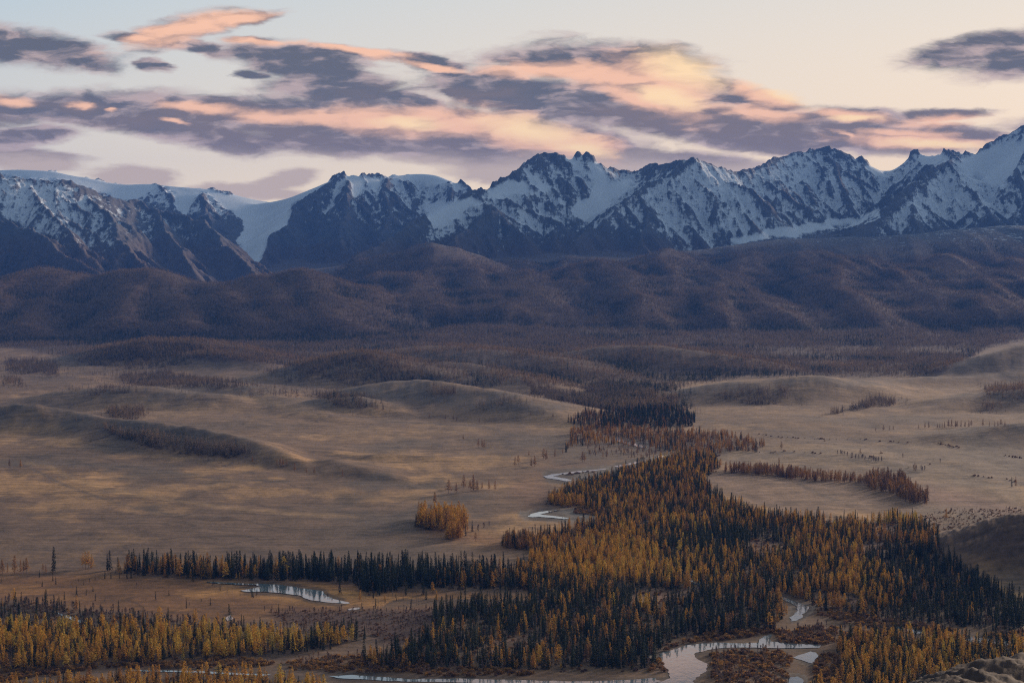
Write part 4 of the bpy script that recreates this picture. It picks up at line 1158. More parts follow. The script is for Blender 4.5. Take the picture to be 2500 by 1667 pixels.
def woods(polys, per, mix, hts, tints, ylo, yhi, jit=5, jl=50, keep=None, clump=0.0):
    """mix: {kind: share}; hts: {kind: (lo, hi)}; tints: {kind: (mean, spread)}"""
    u0 = min(min(p[0] for p in q) for q in polys) - 30; u1 = max(max(p[0] for p in q) for q in polys) + 30
    t0, t1 = (u0 - 1250) / F, (u1 - 1250) / F
    area = 0.5 * (t1 - t0) * (yhi ** 2 - ylo ** 2)
    n = int(area / per)
    y = np.sqrt(RNG.random(n) * (yhi ** 2 - ylo ** 2) + ylo ** 2)
    x = (t0 + RNG.random(n) * (t1 - t0)) * y
    z = zat(x, y)
    u, v = to_px(x, y, z)
    uu, vv = noisy(u, v, x, y, jit, jl)
    ok = in_any(uu, vv, polys) & dry(u, v)
    if keep is not None:
        ok &= keep(u, v, x, y)
    x, y, u, v = x[ok], y[ok], u[ok], v[ok]
    if clump:
        c = fbm(x / 60 + 5, y / 90, 3)
        q = RNG.random(len(x)) < np.clip(0.72 + clump * c, 0.08, 1)
        x, y, u, v = x[q], y[q], u[q], v[q]
    sp = 0.6 * fbm(x / 70 + 31, y / 130, 3) + 0.75 * fbm(x / 260 + 5, y / 420, 2)
    r = np.clip((RNG.random(len(x)) * 0.9 + 0.05) + 0.40 * sp, 0, 0.9999)
    tot = sum(mix.values()); acc = 0.0
    for k, s in mix.items():
        lo, acc = acc, acc + s / tot
        m = (r >= lo) & (r < acc + (1e-3 if acc > 0.999 else 0))
        n = int(m.sum())
        if n:
            tm, ts = tints[k]
            tn = tm + 1.25 * ts * RNG.normal(size=n) + 0.18 * fbm(x[m] / 140 + 3, y[m] / 220, 3) + 0.30 * fbm(x[m] / 380 + 13, y[m] / 600, 2)
            hh = hts[k][0] + (hts[k][1] - hts[k][0]) * RNG.random(n) ** 0.8
            if k in ('larch', 'spruce'):
                hh = np.where(RNG.random(n) < 0.30, hh * RNG.uniform(0.30, 0.65, n), hh)      # young growth between the old trees
            plant(k, x[m], y[m], hh, tn)

HT = {'larch': (8, 18.5), 'spruce': (9, 20.5), 'birch': (5, 10), 'shrub': (2, 4.2), 'snag': (6, 13), 'scrub': (0.5, 1.5), 'far_larch': (11, 19), 'far_spruce': (12, 20)}
TN = {'larch': (0.55, 0.13), 'spruce': (0.45, 0.22), 'birch': (0.4, 0.25), 'shrub': (0.55, 0.2), 'snag': (0.3, 0.1), 'scrub': (0.3, 0.2), 'far_larch': (0.16, 0.07), 'far_spruce': (0.4, 0.2)}
def tn(**k):
    d = dict(TN); d.update(k); return d
def ht(**k):
    d = dict(HT); d.update(k); return d
not_clear = lambda u, v, x, y: ~in_any(u, v, CLEARINGS)
SPRUCY = [[(1060, 1440), (1290, 1400), (1660, 1440), (1900, 1450), (1890, 1550), (1600, 1645), (900, 1645), (1060, 1500)], [(2130, 1330), (2300, 1345), (2500, 1475), (2500, 1545), (2150, 1512), (2100, 1420)], [(1560, 1300), (1900, 1290), (1900, 1345), (1600, 1345)]]
GOLDEN = [[(1950, 1440), (2000, 1385), (2150, 1385), (2230, 1440), (2200, 1490), (2000, 1485)], [(1290, 1400), (1290, 1330), (1500, 1300), (1600, 1340), (1620, 1400), (1450, 1430)], [(2100, 1230), (2250, 1230), (2260, 1290), (2100, 1290)]]
M_ = [FLAT_WOODS['main']]
woods(M_, 32, {'spruce': .78, 'birch': .10, 'larch': .12}, HT, tn(larch=(0.58, 0.14)), 1750, 4200, keep=lambda u, v, x, y: not_clear(u, v, x, y) & in_any(u, v, SPRUCY), clump=1.1)
woods(M_, 34, {'spruce': .26, 'larch': .78}, HT, tn(larch=(0.72, 0.12)), 1750, 4200, keep=lambda u, v, x, y: not_clear(u, v, x, y) & in_any(u, v, GOLDEN), clump=0.9)
woods(M_, 32, {'spruce': .50, 'birch': .08, 'larch': .44}, HT, tn(larch=(0.60, 0.15)), 1750, 4300, keep=lambda u, v, x, y: not_clear(u, v, x, y) & ~in_any(u, v, GOLDEN + SPRUCY), clump=1.1)
woods([FLAT_WOODS['belt']], 38, {'spruce': .72, 'birch': .08, 'larch': .2}, ht(spruce=(11, 26), larch=(10, 22)), tn(larch=(0.5, 0.1), spruce=(0.25, 0.2)), 1900, 2600)
LL = FLAT_WOODS['low_left']
woods([LL], 70, {'spruce': .3, 'birch': .6, 'larch': .10}, ht(birch=(6, 11), spruce=(7, 16)), tn(birch=(0.25, 0.2)), 1700, 2300, keep=lambda u, v, x, y: v < 1528 + u * 0.035)
woods([LL], 38, {'spruce': .34, 'birch': .16, 'larch': .5}, HT, tn(larch=(0.74, 0.12)), 1700, 2200, keep=lambda u, v, x, y: v >= 1528 + u * 0.035)
woods([FLAT_WOODS['bottom']], 40, {'spruce': .25, 'birch': .15, 'larch': .6}, ht(larch=(10, 17), spruce=(9, 15)), tn(larch=(0.72, 0.12)), 1500, 1760)
woods([FLAT_WOODS['low_right']], 38, {'spruce': .42, 'larch': .58}, HT, tn(larch=(0.74, 0.12)), 1500, 1960)
woods(SHRUBS, 15, {'birch': .16, 'shrub': .84}, ht(birch=(4, 9), shrub=(1.0, 4.6)), tn(shrub=(0.6, 0.28)), 1550, 3000, jit=7, jl=30, clump=0.7)
woods(list(FLAT_WOODS.values()), 110, {'shrub': 1}, ht(shrub=(1.2, 3.2)), tn(shrub=(0.15, 0.15)), 1550, 4200, jit=14, jl=40)
woods(HEATH_SHRUBS, 30, {'snag': .10, 'birch': .35, 'shrub': .55}, ht(shrub=(1.0, 2.2), birch=(3, 7), snag=(6, 13)), tn(shrub=(0.1, 0.12), birch=(0.2, 0.15)), 1800, 2250)
woods([[(0, 1402), (480, 1410), (860, 1440), (640, 1510), (250, 1494), (0, 1470)]], 1500, {'snag': .35, 'spruce': .5, 'birch': .15}, ht(spruce=(4, 12), snag=(4, 10), birch=(3, 6)), tn(), 1800, 2450)
woods([[(860, 1440), (1290, 1456), (1290, 1480), (1000, 1490), (880, 1492)]], 220, {'snag': .45, 'spruce': .35, 'larch': .2}, ht(spruce=(7, 16), snag=(7, 15), larch=(7, 14)), tn(larch=(0.5, .1)), 1900, 2250)
# far side of the river
woods([[(1395, 1052), (1560, 1050), (1700, 1055), (1800, 1068), (1870, 1088), (1850, 1104), (1700, 1108), (1650, 1105), (1560, 1095), (1480, 1085), (1405, 1090), (1370, 1110), (1390, 1080)]], 95, {'spruce': .16, 'birch': .3, 'larch': .54}, ht(larch=(9, 18)), tn(larch=(0.30, 0.12)), 3500, 4700)
woods([[(1430, 1090), (1560, 1098), (1640, 1112), (1560, 1122), (1440, 1115)]], 220, {'birch': .6, 'larch': .4}, ht(larch=(9, 15)), tn(larch=(0.2, 0.1)), 3300, 4300)
woods([[(1385, 1030), (1430, 1008), (1560, 1000), (1640, 995), (1700, 1020), (1690, 1042), (1560, 1048), (1430, 1048)]], 75, {'spruce': .78, 'larch': .22}, HT, tn(larch=(0.2, 0.1), spruce=(0.2, 0.15)), 4100, 5200)
woods([[(1340, 1222), (1420, 1228), (1430, 1240), (1350, 1236)], [(1225, 1322), (1300, 1322), (1300, 1345), (1230, 1340)]], 45, {'larch': 1}, HT, tn(larch=(0.55, 0.08)), 2400, 3200, jit=2)
woods([[(1008, 1282), (1040, 1262), (1132, 1266), (1146, 1298), (1120, 1300), (1060, 1298)], [(1090, 1305), (1122, 1302), (1132, 1318), (1092, 1318)]], 42, {'spruce': .04, 'larch': .96}, ht(larch=(16, 26)), tn(larch=(0.68, 0.07)), 2500, 2950, jit=2)
# right bank plain
woods([[(1768, 1156), (1850, 1160), (1920, 1168), (1990, 1176), (2056, 1182), (2056, 1172), (1990, 1163), (1900, 1152), (1850, 1148), (1770, 1146)], [(1990, 1176), (2110, 1180), (2110, 1172), (1990, 1166)]], 55, {'larch': 1}, ht(larch=(12, 18)), tn(larch=(0.16, 0.08)), 3100, 3600, jit=3)
woods([[(2108, 1178), (2130, 1165), (2205, 1168), (2222, 1190), (2275, 1218), (2268, 1234), (2215, 1228), (2180, 1205), (2120, 1195)]], 60, {'birch': .3, 'larch': .7}, ht(larch=(14, 20), birch=(8, 14)), tn(larch=(0.14, 0.1)), 2800, 3500, jit=4)
woods([[(2240, 1262), (2300, 1245), (2500, 1240), (2500, 1262), (2400, 1275), (2290, 1300)]], 60, {'birch': .35, 'shrub': .65}, ht(birch=(2, 5), shrub=(1, 2.5)), tn(shrub=(0.12, 0.1), birch=(0.3, 0.1)), 2500, 3100)
LINES = [([(1845, 1062), (1900, 1068), (1980, 1072), (2020, 1072)], 24, 'shrub'), ([(2015, 1072), (2100, 1074), (2180, 1080), (2230, 1086)], 12, 'shrub'), ([(1780, 1098), (1850, 1104), (1960, 1108), (2010, 1112)], 18, 'shrub'), ([(2050, 1112), (2100, 1124), (2150, 1130)], 40, 'birch'),
         ([(2290, 1088), (2340, 1096)], 14, 'shrub'), ([(2450, 1110), (2500, 1120)], 16, 'shrub'), ([(1760, 1112), (1700, 1130), (1720, 1150)], 50, 'shrub'), ([(2235, 1148), (2260, 1152)], 8, 'birch'), ([(2360, 1160), (2440, 1172), (2500, 1180)], 14, 'shrub'), ([(1400, 1248), (1480, 1250)], 30, 'shrub'), ([(1380, 1158), (1450, 1152)], 24, 'shrub')]
for pts, n, kd in LINES:
    q = [G(u, v) for u, v in pts]
    for i in range(n):
        t = random.random() * (len(q) - 1); k = int(t)
        p = q[k] + (q[k + 1] - q[k]) * (t - k) + np.array((random.gauss(0, 4), random.gauss(0, 9), 0))
        plant(kd, np.array([p[0]]), np.array([p[1]]), np.array([random.uniform(1.6, 4.0) if kd == 'shrub' else random.uniform(6, 10)]), np.array([random.uniform(0.02, 0.3)]))
woods([[(1850, 1070), (2100, 1080), (2350, 1130), (2350, 1160), (2100, 1130), (1860, 1100)]], 14000, {'birch': .2, 'shrub': .8}, ht(shrub=(1.5, 4.5)), tn(shrub=(0.35, 0.15)), 3300, 4200)
# groves on the low hills (the farther ones take the plain shape)
GROVES = [
    ([[(210, 968), (250, 950), (400, 960), (560, 985), (540, 998), (420, 992), (300, 986)]], 150, (0.07, 0.05), 5000, 6200), ([[(250, 1012), (290, 996), (360, 1005), (345, 1023), (270, 1022)]], 160, (0.26, 0.07), 4500, 5100),
    ([[(230, 1042), (330, 1060), (450, 1075), (570, 1090), (620, 1106), (560, 1119), (480, 1113), (380, 1096), (300, 1072)]], 66, (0.20, 0.08), 3600, 4700),
    ([[(300, 915), (400, 905), (520, 930), (650, 948), (640, 956), (500, 948), (380, 945), (300, 935)]], 190, (0.08, 0.05), 5300, 6900), ([[(172, 885), (280, 848), (367, 833), (470, 836), (560, 845), (660, 878), (640, 885), (500, 882), (440, 895), (300, 900)]], 230, (0.08, 0.05), 6400, 8600),
    ([[(730, 912), (800, 885), (888, 866), (960, 884), (1075, 918), (1000, 942), (850, 938)]], 170, (0.10, 0.05), 5600, 6900), ([[(770, 962), (830, 962), (935, 985), (940, 1003), (850, 1002), (790, 985)]], 130, (0.10, 0.05), 4700, 5700),
    ([[(1030, 962), (1060, 946), (1120, 955), (1155, 978), (1080, 986)]], 150, (0.12, 0.05), 4900, 5600), ([[(640, 905), (730, 900), (800, 915), (760, 935), (680, 930)]], 500, (0.10, 0.05), 5500, 6900),
    ([[(1740, 968), (1800, 950), (1930, 953), (1932, 982), (1850, 984), (1760, 978)]], 170, (0.12, 0.05), 5000, 5800), ([[(2400, 950), (2450, 940), (2520, 945), (2520, 990), (2440, 988)]], 160, (0.24, 0.06), 4900, 5900), ([[(2385, 985), (2450, 985), (2445, 1006), (2378, 1004)]], 260, (0.24, 0.06), 4600, 5300),
    ([[(2120, 975), (2155, 972), (2185, 985), (2182, 992), (2100, 1002), (2030, 1012), (2030, 1006), (2090, 995)]], 130, (0.12, 0.05), 4700, 5400), ([[(0, 925), (40, 925), (70, 945), (20, 950)]], 400, (0.1, 0.05), 5400, 6600),
    ([[(1160, 985), (1230, 970), (1290, 985), (1260, 1000), (1180, 1000)]], 330, (0.12, 0.05), 4600, 5600), ([[(0, 1020), (90, 1010), (110, 1030), (40, 1036), (0, 1036)]], 2500, (0.1, 0.05), 4000, 4500),
    ([[(20, 880), (140, 885), (150, 915), (20, 910)]], 220, (0.07, 0.05), 6200, 7600), ([[(560, 955), (700, 950), (760, 965), (700, 975), (600, 970)]], 900, (0.1, 0.05), 5000, 5700), ([[(1280, 930), (1400, 960), (1480, 985), (1400, 1000), (1370, 990), (1300, 960)]], 120, (0.14, 0.06), 4900, 6400),
    ([[(1460, 930), (1560, 950), (1650, 975), (1660, 1000), (1560, 1002), (1470, 1000), (1400, 995), (1440, 960)]], 110, (0.14, 0.06), 4800, 6400),
]
for polys, per, t_, a_, b_ in GROVES:
    woods(polys, per * 0.5, {'far_spruce': .08, 'far_larch': .92}, ht(far_larch=(11, 20)), tn(far_larch=t_), a_, b_, jit=26, jl=170, clump=1.3)
woods([[(1400, 1000), (1690, 1000), (1690, 960), (1560, 930), (1470, 960)]], 150, {'far_spruce': .75, 'far_larch': .25}, HT, tn(far_spruce=(0.15, 0.1)), 4800, 5600, clump=1.2)
for polys, per, t_, a_, b_ in GROVES:
    big = []
    for p in polys:
        cx = sum(q[0] for q in p) / len(p); cy = sum(q[1] for q in p) / len(p)
        big.append([(cx + (q[0] - cx) * 1.5, cy + (q[1] - cy) * 1.6) for q in p])
    woods(big, per * 9, {'far_larch': 1}, ht(far_larch=(6, 14)), tn(far_larch=t_), a_ - 150, b_ + 200, jit=40, jl=170)
woods([[(-200, 1400), (-200, 880), (700, 860), (1300, 940), (1380, 1060), (1330, 1230), (1200, 1370)], [(1700, 1240), (1720, 980), (2600, 900), (2600, 1250), (2200, 1260)]], 210, {'scrub': 1}, ht(scrub=(0.4, 1.5)), tn(scrub=(0.3, 0.2)), 2400, 6500, clump=1.6)
# the great forest of the foothills
def foothill_forest():
    x, y = scatter(5600, 14600, 110, tl=0.295)
    z = zat(x, y)
    u, v = to_px(x, y, z)
    k1 = fbm(x / 700, y / 1200, 4); k2 = fbm(x / 240 + 8, y / 300, 3)
    # open ground west of the gorge and on the right bank
    edge = forest_edge(u)
    vv = v + 10 * k2
    dens = sstep(edge - vv, -4, 14)
    dens *= 0.55 + 0.45 * sstep(k1 + 0.6 * k2, -0.35, 0.1)
    far = sstep(y, 8300, 9200)
    dens = np.maximum(dens * np.where(y < 8600, 0.35 + 0.65 * sstep(k1 + 0.5 * k2, -0.30, 0.0), 1), 0)
    tree_line = 400 + 110 * k1 + 40 * k2
    dens *= 1 - 0.97 * sstep(z, tree_line - 60, tree_line + 90)
    ok = RNG.random(len(x)) < dens
    x, y, z, k1, k2 = x[ok], y[ok], z[ok], k1[ok], k2[ok]
    r = np.clip(np.searchsorted(YR, y), 0, NR - 1); c = np.clip(((x / y - TT[0]) / (TT[1] - TT[0])).astype(int), 0, NC - 1)
    hollow = (box(Z, 6, 10) - Z)[r, c]
    ps = sstep(hollow / 9.0 + 1.1 * fbm(x / 330 + 60, y / 420, 3) + 0.25 * k1, 0.0, 0.7) * 0.85 + 0.06
    sp = RNG.random(len(x)) < ps
    tnt = 0.13 + 0.06 * RNG.normal(size=len(x)) + 0.16 * sstep(fbm(x / 420 + 4, y / 420, 3) - 0.5 * hollow / 9, 0.1, 0.6) + 0.06 * (y < 9000)
    for kd, m in (('far_spruce', sp), ('far_larch', ~sp)):
        n = int(m.sum())
        plant(kd, x[m], y[m], HT[kd][0] + (HT[kd][1] - HT[kd][0]) * RNG.random(n), tnt[m] if kd == 'far_larch' else 0.4 + 0.2 * RNG.normal(size=n))
foothill_forest()
for k_ in PLANT:
    PLANT[k_] = np.concatenate(PLANT[k_]) if PLANT[k_] else np.zeros((0, 4))
print('planted', {k: len(v) for k, v in PLANT.items()}, round(time.time() - T0, 1))

# ------------------------------------------------------------------ single trees one can pick out
def add(name, mesh, parent=None):
    o = bpy.data.objects.new(name, mesh)
    COL.objects.link(o)
    if parent is not None:
        o.parent = parent
    return o
def single(kind, x, y, h, tint, label, cat, group=None, shape=None, z=None):
    """one tree or shrub: an Empty at its foot that carries trunk and crown"""
    names = {'larch': ('larch_tree', 'trunk', 'crown'), 'spruce': ('spruce_tree', 'trunk', 'crown'), 'birch': ('birch_tree', 'trunk', 'crown'), 'shrub': ('willow_shrub', None, 'crown'), 'snag': ('dead_tree', 'trunk', 'branches')}[kind]
    sh = SHAPES[kind]
    tr, cr = sh[random.randrange(len(sh))] if shape is None else sh[shape]
    z = float(zat(np.array([x]), np.array([y]))[0]) if z is None else z
    if tr is None:
        o = add(names[0], cr)
        o['tint'] = float(tint)
    else:
        o = add(names[0], None)
        t_ = add(names[1], tr, o); c_ = add(names[2], cr, o)
        t_['tint'] = float(tint); c_['tint'] = float(tint)
    o.location = (x, y, z - 0.1)
    w = random.uniform(0.75, 1.3)
    o.scale = (h * w, h * w, h)
    o.rotation_euler = (random.uniform(-.02, .02), random.uniform(-.02, .02), random.uniform(0, 6.283))
    o['label'] = label; o['category'] = cat
    if group:
        o['group'] = group
    return o

LONE = [  # (kind, u, v of the foot, height, tint, label, group)
    ('larch', 23, 1139, 14, 0.10, 'dull brown-green conifer standing alone on open steppe, leftmost of the two by the track', None), ('larch', 50, 1143, 15, 0.52, 'golden larch standing alone on open steppe, right one of the two by the track', None),
    ('spruce', 131, 1396, 30, 0.2, 'tall slender dark spruce standing apart at the edge of the brown marsh', None),
    ('spruce', 1137, 1308, 17, 0.15, 'small dark spruce in front of the golden larch grove on the steppe', None), ('spruce', 1153, 1298, 15, 0.15, 'dark green spruce just right of the golden larch grove', None),
    ('birch', 1168, 1300, 12, 0.2, 'thin bare grey tree right of the dark spruces by the larch grove', None), ('larch', 1161, 1321, 12, 0.25, 'small brownish larch on rusty grass right of the golden grove', None),
    ('spruce', 187, 1455, 11, 0.2, 'short dark spruce alone in the middle of the brown marsh', None), ('spruce', 157, 1464, 9, 0.2, 'small spruce on the marsh left of the short dark one', None), ('spruce', 112, 1474, 16, 0.2, 'spruce on the marsh edge near the left ditch', None),
    ('spruce', 103, 1432, 7, 0.2, 'tiny spruce on the far left of the open marsh', None), ('spruce', 830, 1449, 19, 0.2, 'spruce on the golden bank at the right tip of the pond', None),
    ('larch', 836, 1164, 13, 0.22, 'small reddish larch alone at the end of the dark low ridge', None), ('larch', 748, 1157, 10, 0.25, 'low bushy rusty larch under the tail of the dark ridge', None), ('larch', 719, 1151, 16, 0.22, 'tallest rusty larch near the tail of the dark ridge', None),
    ('larch', 1062, 1231, 19, 0.36, 'orange larch alone behind the golden grove', None), ('larch', 1022, 1248, 15, 0.4, 'small orange larch at the back left corner of the golden grove', None),
    ('larch', 1131, 1072, 10, 0.22, 'small rusty larch on the dark strip in the pale steppe', None),
    ('larch', 1422, 1128, 20, 0.24, 'bushy rusty larch alone on the gravel flats by the far river bend', None),
    ('larch', 2100, 1110, 12, 0.15, 'bare brown tree standing alone by the right bank hedge', None), ('larch', 1908, 1098, 16, 0.15, 'brown tree standing alone behind the dark hedge of the hay field', None), ('larch', 1902, 1160, 30, 0.22, 'tallest larch of the brown row behind the pinkish field', None),
    ('larch', 2234, 1150, 16, 0.24, 'reddish larch beside the dark brook on the right plain', None), ('larch', 2480, 1188, 17, 0.24, 'rusty larch at the right edge of the plain beside a dark spruce', None), ('spruce', 2470, 1188, 16, 0.1, 'dark spruce at the right edge of the plain beside a rusty larch', None),
    ('larch', 2310, 1270, 17, 0.45, 'small orange larch alone in the grey scrub by the rocky hill', None),
]
GROUPED = [
    ('larch', [(1095, 1204, 22), (1114, 1204, 17), (1132, 1189, 21), (1148, 1195, 16), (1156, 1197, 25), (1165, 1197, 17), (1177, 1195, 12), (1194, 1195, 17), (1209, 1195, 17)], 0.27, 'rusty larch in the loose group beyond the golden grove', 'rusty larches beyond the golden grove'),
    ('larch', [(1257, 1136, 16), (1265, 1134, 17), (1297, 1139, 16), (1305, 1138, 19), (1291, 1113, 10), (1327, 1122, 21), (1334, 1122, 18), (1355, 1115, 16), (1427, 1128, 18)], 0.26, 'reddish larch in small clumps on the steppe short of the far river', 'reddish larch clumps short of the river'),
    ('larch', [(1168, 1092, 18), (1177, 1092, 18), (1182, 1092, 16)], 0.24, 'reddish larch beside the dark strip on the pale steppe', 'larches beside the dark strip'),
    ('larch', [(1048, 1021, 10), (1087, 1023, 11), (1107, 1026, 11), (1115, 1027, 11), (1170, 1032, 12), (1295, 1013, 9), (1326, 1010, 8), (1350, 1018, 10)], 0.05, 'tiny dark larch scattered on the pale steppe below the grassy hills', 'tiny trees on the pale steppe'),
    ('larch', [(676, 1137, 14), (684, 1138, 16), (691, 1139, 14), (700, 1137, 13), (767, 1155, 11), (616, 1130, 12)], 0.24, 'rusty larch at the foot of the dark ridge tail', 'rusty larches at the ridge tail'),
    ('larch', [(36, 1398, 21), (51, 1398, 16), (58, 1399, 15), (65, 1398, 18), (6, 1400, 17), (19, 1399, 12), (105, 1397, 11), (112, 1397, 10)], 0.34, 'thin orange larch at the far left end of the marsh', 'orange larches at the left end of the marsh'),
    ('larch', [(202, 1386, 18), (209, 1387, 20), (216, 1386, 20), (224, 1387, 17)], 0.62, 'bright golden larch in a tight clump left of the dark spruce belt', 'golden clump left of the spruce belt'),
    ('spruce', [(262, 1392, 20), (268, 1392, 24), (288, 1393, 17), (315, 1392, 25), (321, 1392, 22), (327, 1392, 26), (336, 1393, 14)], 0.15, 'tall dark spruce at the left end of the spruce belt', 'spruces at the left end of the belt'),
    ('spruce', [(205, 1428, 5), (227, 1444, 6), (256, 1413, 9), (232, 1416, 7), (271, 1413, 8), (310, 1413, 10), (320, 1412, 10), (292, 1413, 7)], 0.2, 'small young spruce on the marsh in front of the belt', 'young spruces on the marsh'),
    ('birch', [(1181, 1291, 9), (1194, 1287, 9), (1306, 1294, 9)], 0.05, 'small round dark tree on the grass right of the golden grove', 'small round trees by the grove'),
    ('larch', [(2138, 1053, 9), (2157, 1052, 13), (2171, 1051, 11), (2181, 1050, 10)], 0.1, 'dark little larch in the short row on the right steppe', 'short row on the right steppe'),
    ('larch', [(1600 + x_ / 2.6133, 1045.5 - (x_ - 1680) * 0.0095, h_) for x_, h_ in ((1680, 9), (1720, 13), (1745, 16), (1800, 10), (1815, 10), (1830, 12), (1845, 14), (1870, 18), (1890, 18), (1915, 15), (1925, 15), (1950, 16), (1975, 13), (2000, 15), (2015, 15), (2090, 17), (2130, 11), (2165, 11), (2185, 12), (2205, 15), (2230, 11))], 0.12, 'larch in the long straight row across the right steppe', 'long row on the right steppe'),
]
n_single = {k: 0 for k in SHAPES}
CATS = {'larch': 'larch', 'spruce': 'spruce', 'birch': 'bare tree', 'shrub': 'shrub', 'snag': 'dead tree'}
def foot(u, v):
    """where the sight line of a photo point meets the land"""
    y = np.linspace(1200, 9000, 3000)
    b = (CH / 2 - v) / F
    k = (-SP + b * CP) / (CP + b * SP)
    x = y * ((u - CW / 2) / F) / (CP + b * SP)
    d = (CAMZ + y * k) - zat(x, y)
    i = int(np.argmax(d < 0))
    return x[i], y[i]
for kd, u, v, h, t_, lb, gp in LONE:
    x, y = foot(u, v)
    single(kd, x, y, h, t_, lb, CATS[kd], gp); n_single[kd] += 1
for kd, pts, t_, lb, gp in GROUPED:
    for u, v, h in pts:
        x, y = foot(u, v)
        single(kd, x, y, h, t_ + random.uniform(-.05, .05), lb, CATS[kd], gp); n_single[kd] += 1

ZONES = [  # what tells one stand from another: outline of the feet, words
    ([(-200, 1400), (1305, 1375), (1305, 1442), (900, 1456), (200, 1440)], 'in the dark spruce belt behind the pond', 'spruce belt behind the pond'),
    ([(-200, 1655), (500, 1628), (860, 1655), (860, 1900), (-200, 1900)], 'in the strip of wood along the bottom left edge', 'bottom left strip of wood'),
    ([(-200, 1440), (300, 1480), (910, 1520), (910, 1600), (500, 1625), (-200, 1660)], 'in the mixed wood at lower left, between marsh and stream', 'lower left wood'),
    ([(1880, 1560), (2600, 1545), (2600, 1900), (1880, 1900)], 'in the golden wood at lower right, below the gravel channel', 'lower right wood'),
    ([(1880, 1380), (2600, 1380), (2600, 1560), (1880, 1560)], 'in the dense wood below the rocky hill on the right', 'wood below the rocky hill'),
    ([(850, 1440), (1900, 1430), (1900, 1580), (1600, 1660), (850, 1665)], 'in the dark wood left of the wide river bend', 'wood left of the river bend'),
    ([(850, 1580), (2600, 1580), (2600, 1900), (850, 1900)], 'on the bank of the wide river bend at the bottom', 'banks of the wide river bend'),
]
KIND_WORDS = {'larch': ('golden', 'orange', 'larch'), 'spruce': ('dark green', 'dark green', 'spruce'), 'birch': ('bare grey-brown', 'bare grey-brown', 'birch'), 'shrub': ('russet', 'russet', 'willow shrub'), 'snag': ('dead grey', 'dead grey', 'tree')}
def pick_singles():
    for kd, most in (('larch', 300), ('spruce', 300), ('birch', 260), ('shrub', 280), ('snag', 60)):
        a = PLANT[kd]
        if not len(a):
            continue
        z = zat(a[:, 0], a[:, 1])
        u, v = to_px(a[:, 0], a[:, 1], z)
        u2, v2 = to_px(a[:, 0], a[:, 1], z + a[:, 2])
        hill_v = np.interp(u, [2240, 2315, 2365, 2425, 2500, 2560], [1705, 1667, 1645, 1622, 1608, 1600])
        seen = (u > 8) & (u < 2492) & (v2 < 1650) & (v < 1675) & ~((u > 2240) & (v2 > hill_v - 22))
        size = np.where(seen, v - v2, -1)
        order = np.argsort(-size)
        n = max(0, min(most - n_single[kd], int(seen.sum())))
        # the largest in view; every second of the tightest stands so that neighbours do not hide each other
        pickd = order[:n]
        rest = np.ones(len(a), bool); rest[pickd] = False
        for i in pickd:
            zone = None
            for poly, words, gp in ZONES:
                if inpoly(np.array([u[i]]), np.array([v[i]]), poly)[0]:
                    zone = (words, gp); break
            if zone is None:
                rest[i] = True
                continue
            w = KIND_WORDS[kd]
            col = w[0] if a[i, 3] > 0.45 else w[1]
            if kd == 'shrub' and a[i, 3] < 0.4:
                col = 'grey-brown'
            if kd in ('larch', 'spruce'):
                col = ('tall ' if a[i, 2] > 15.5 else 'young ' if a[i, 2] < 8 else 'middling ') + col
            single(kd, a[i, 0], a[i, 1], a[i, 2], a[i, 3], '%s %s %s' % (col, w[2], zone[0]), CATS[kd], '%s %s, %s' % (col, w[2], zone[1]), z=float(z[i]))
            n_single[kd] += 1
        PLANT[kd] = a[rest]
pick_singles()
print('singles', n_single, round(time.time() - T0, 1))

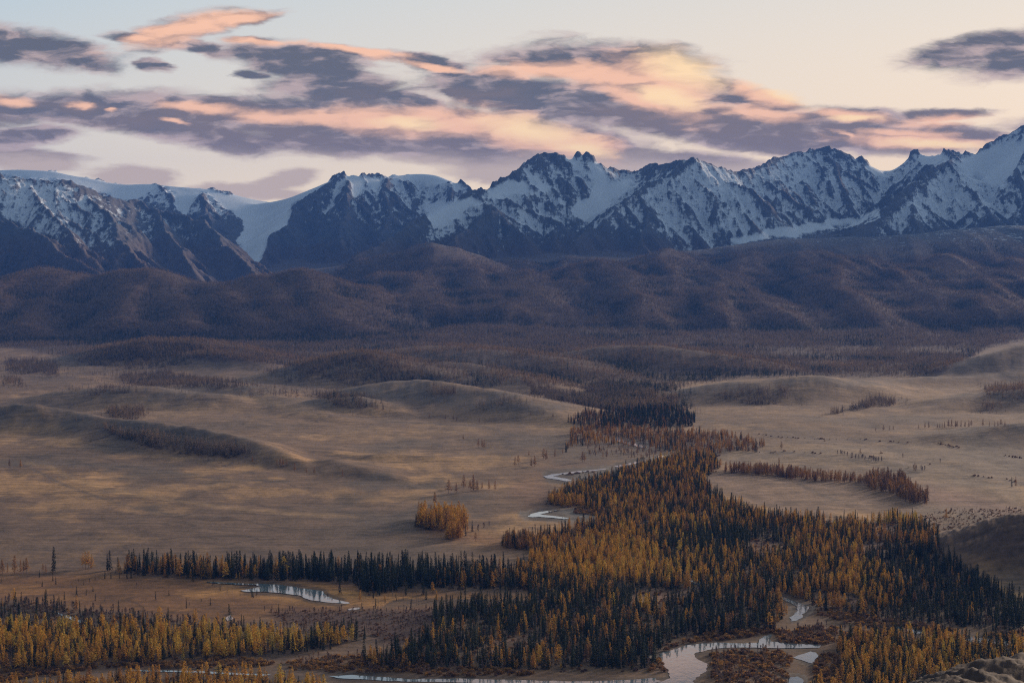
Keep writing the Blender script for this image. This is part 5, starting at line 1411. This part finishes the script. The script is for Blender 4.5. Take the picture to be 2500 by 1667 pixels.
# ------------------------------------------------------------------ the woods beyond counting: one mass per kind
def instancer(name, pts, meshes, label, cat):
    if not len(pts):
        return
    n = len(pts)
    z = zat(pts[:, 0], pts[:, 1])
    me = bpy.data.meshes.new(name)
    me.vertices.add(n)
    me.vertices.foreach_set('co', np.stack([pts[:, 0], pts[:, 1], z - 0.1], -1).astype(np.float32).ravel())
    def at(nm, typ, key, arr):
        me.attributes.new(nm, typ, 'POINT').data.foreach_set(key, arr)
    at('tint', 'FLOAT', 'value', pts[:, 3].astype(np.float32))
    w = pts[:, 2] * RNG.uniform(0.7, 1.35, n)
    at('size', 'FLOAT_VECTOR', 'vector', np.stack([w, w, pts[:, 2]], -1).astype(np.float32).ravel())
    at('turn', 'FLOAT_VECTOR', 'vector', np.stack([RNG.normal(size=n) * .035, RNG.normal(size=n) * .035, RNG.random(n) * 6.283], -1).astype(np.float32).ravel())
    at('pick', 'INT', 'value', RNG.integers(0, len(meshes), n).astype(np.int32))
    o = bpy.data.objects.new(name, me)
    o['kind'] = 'stuff'; o['label'] = label; o['category'] = cat
    COL.objects.link(o)
    src = bpy.data.collections.new(name + '_shapes')
    for i, m in enumerate(meshes):
        q = bpy.data.objects.new('%s_shape_%d' % (name, i), m)
        src.objects.link(q)
    t = bpy.data.node_groups.new(name, 'GeometryNodeTree')
    t.interface.new_socket('Geometry', in_out='INPUT', socket_type='NodeSocketGeometry')
    t.interface.new_socket('Geometry', in_out='OUTPUT', socket_type='NodeSocketGeometry')
    N, L = t.nodes, t.links
    gi, go = N.new('NodeGroupInput'), N.new('NodeGroupOutput')
    ci = N.new('GeometryNodeCollectionInfo'); ci.inputs['Collection'].default_value = src
    ci.inputs['Separate Children'].default_value = True; ci.inputs['Reset Children'].default_value = True
    ip = N.new('GeometryNodeInstanceOnPoints'); ip.inputs['Pick Instance'].default_value = True
    def named(nm, dt):
        q = N.new('GeometryNodeInputNamedAttribute'); q.data_type = dt; q.inputs[0].default_value = nm
        return q.outputs[0]
    L.new(gi.outputs[0], ip.inputs['Points']); L.new(ci.outputs[0], ip.inputs['Instance'])
    L.new(named('pick', 'INT'), ip.inputs['Instance Index']); L.new(named('size', 'FLOAT_VECTOR'), ip.inputs['Scale'])
    L.new(named('turn', 'FLOAT_VECTOR'), ip.inputs['Rotation'])
    L.new(ip.outputs[0], go.inputs[0])
    md = o.modifiers.new('planting', 'NODES'); md.node_group = t
    return o
instancer('larch_forest', PLANT['larch'], MASS['larch'], 'golden and orange larch woods along the river flats', 'forest')
instancer('spruce_forest', PLANT['spruce'], MASS['spruce'], 'dark spruce woods along the river flats', 'forest')
instancer('birch_thicket', PLANT['birch'], MASS['birch'], 'bare grey-brown birch growth among the river woods', 'thicket')
instancer('willow_thicket', PLANT['shrub'], MASS['shrub'], 'russet willow thickets on the river banks', 'thicket')
instancer('dead_wood', PLANT['snag'], MASS['snag'], 'thin dead trunks on the marsh', 'dead wood')
instancer('steppe_scrub', PLANT['scrub'], MASS['scrub'], 'low dark scrub dotted over the dry steppe', 'scrub')
instancer('hill_larch_forest', PLANT['far_larch'], MASS['far_larch'], 'far brown larch forest on the foothills and low hills', 'forest')
instancer('hill_spruce_forest', PLANT['far_spruce'], MASS['far_spruce'], 'far dark conifers in the folds of the foothills', 'forest')
print('built', round(time.time() - T0, 1))
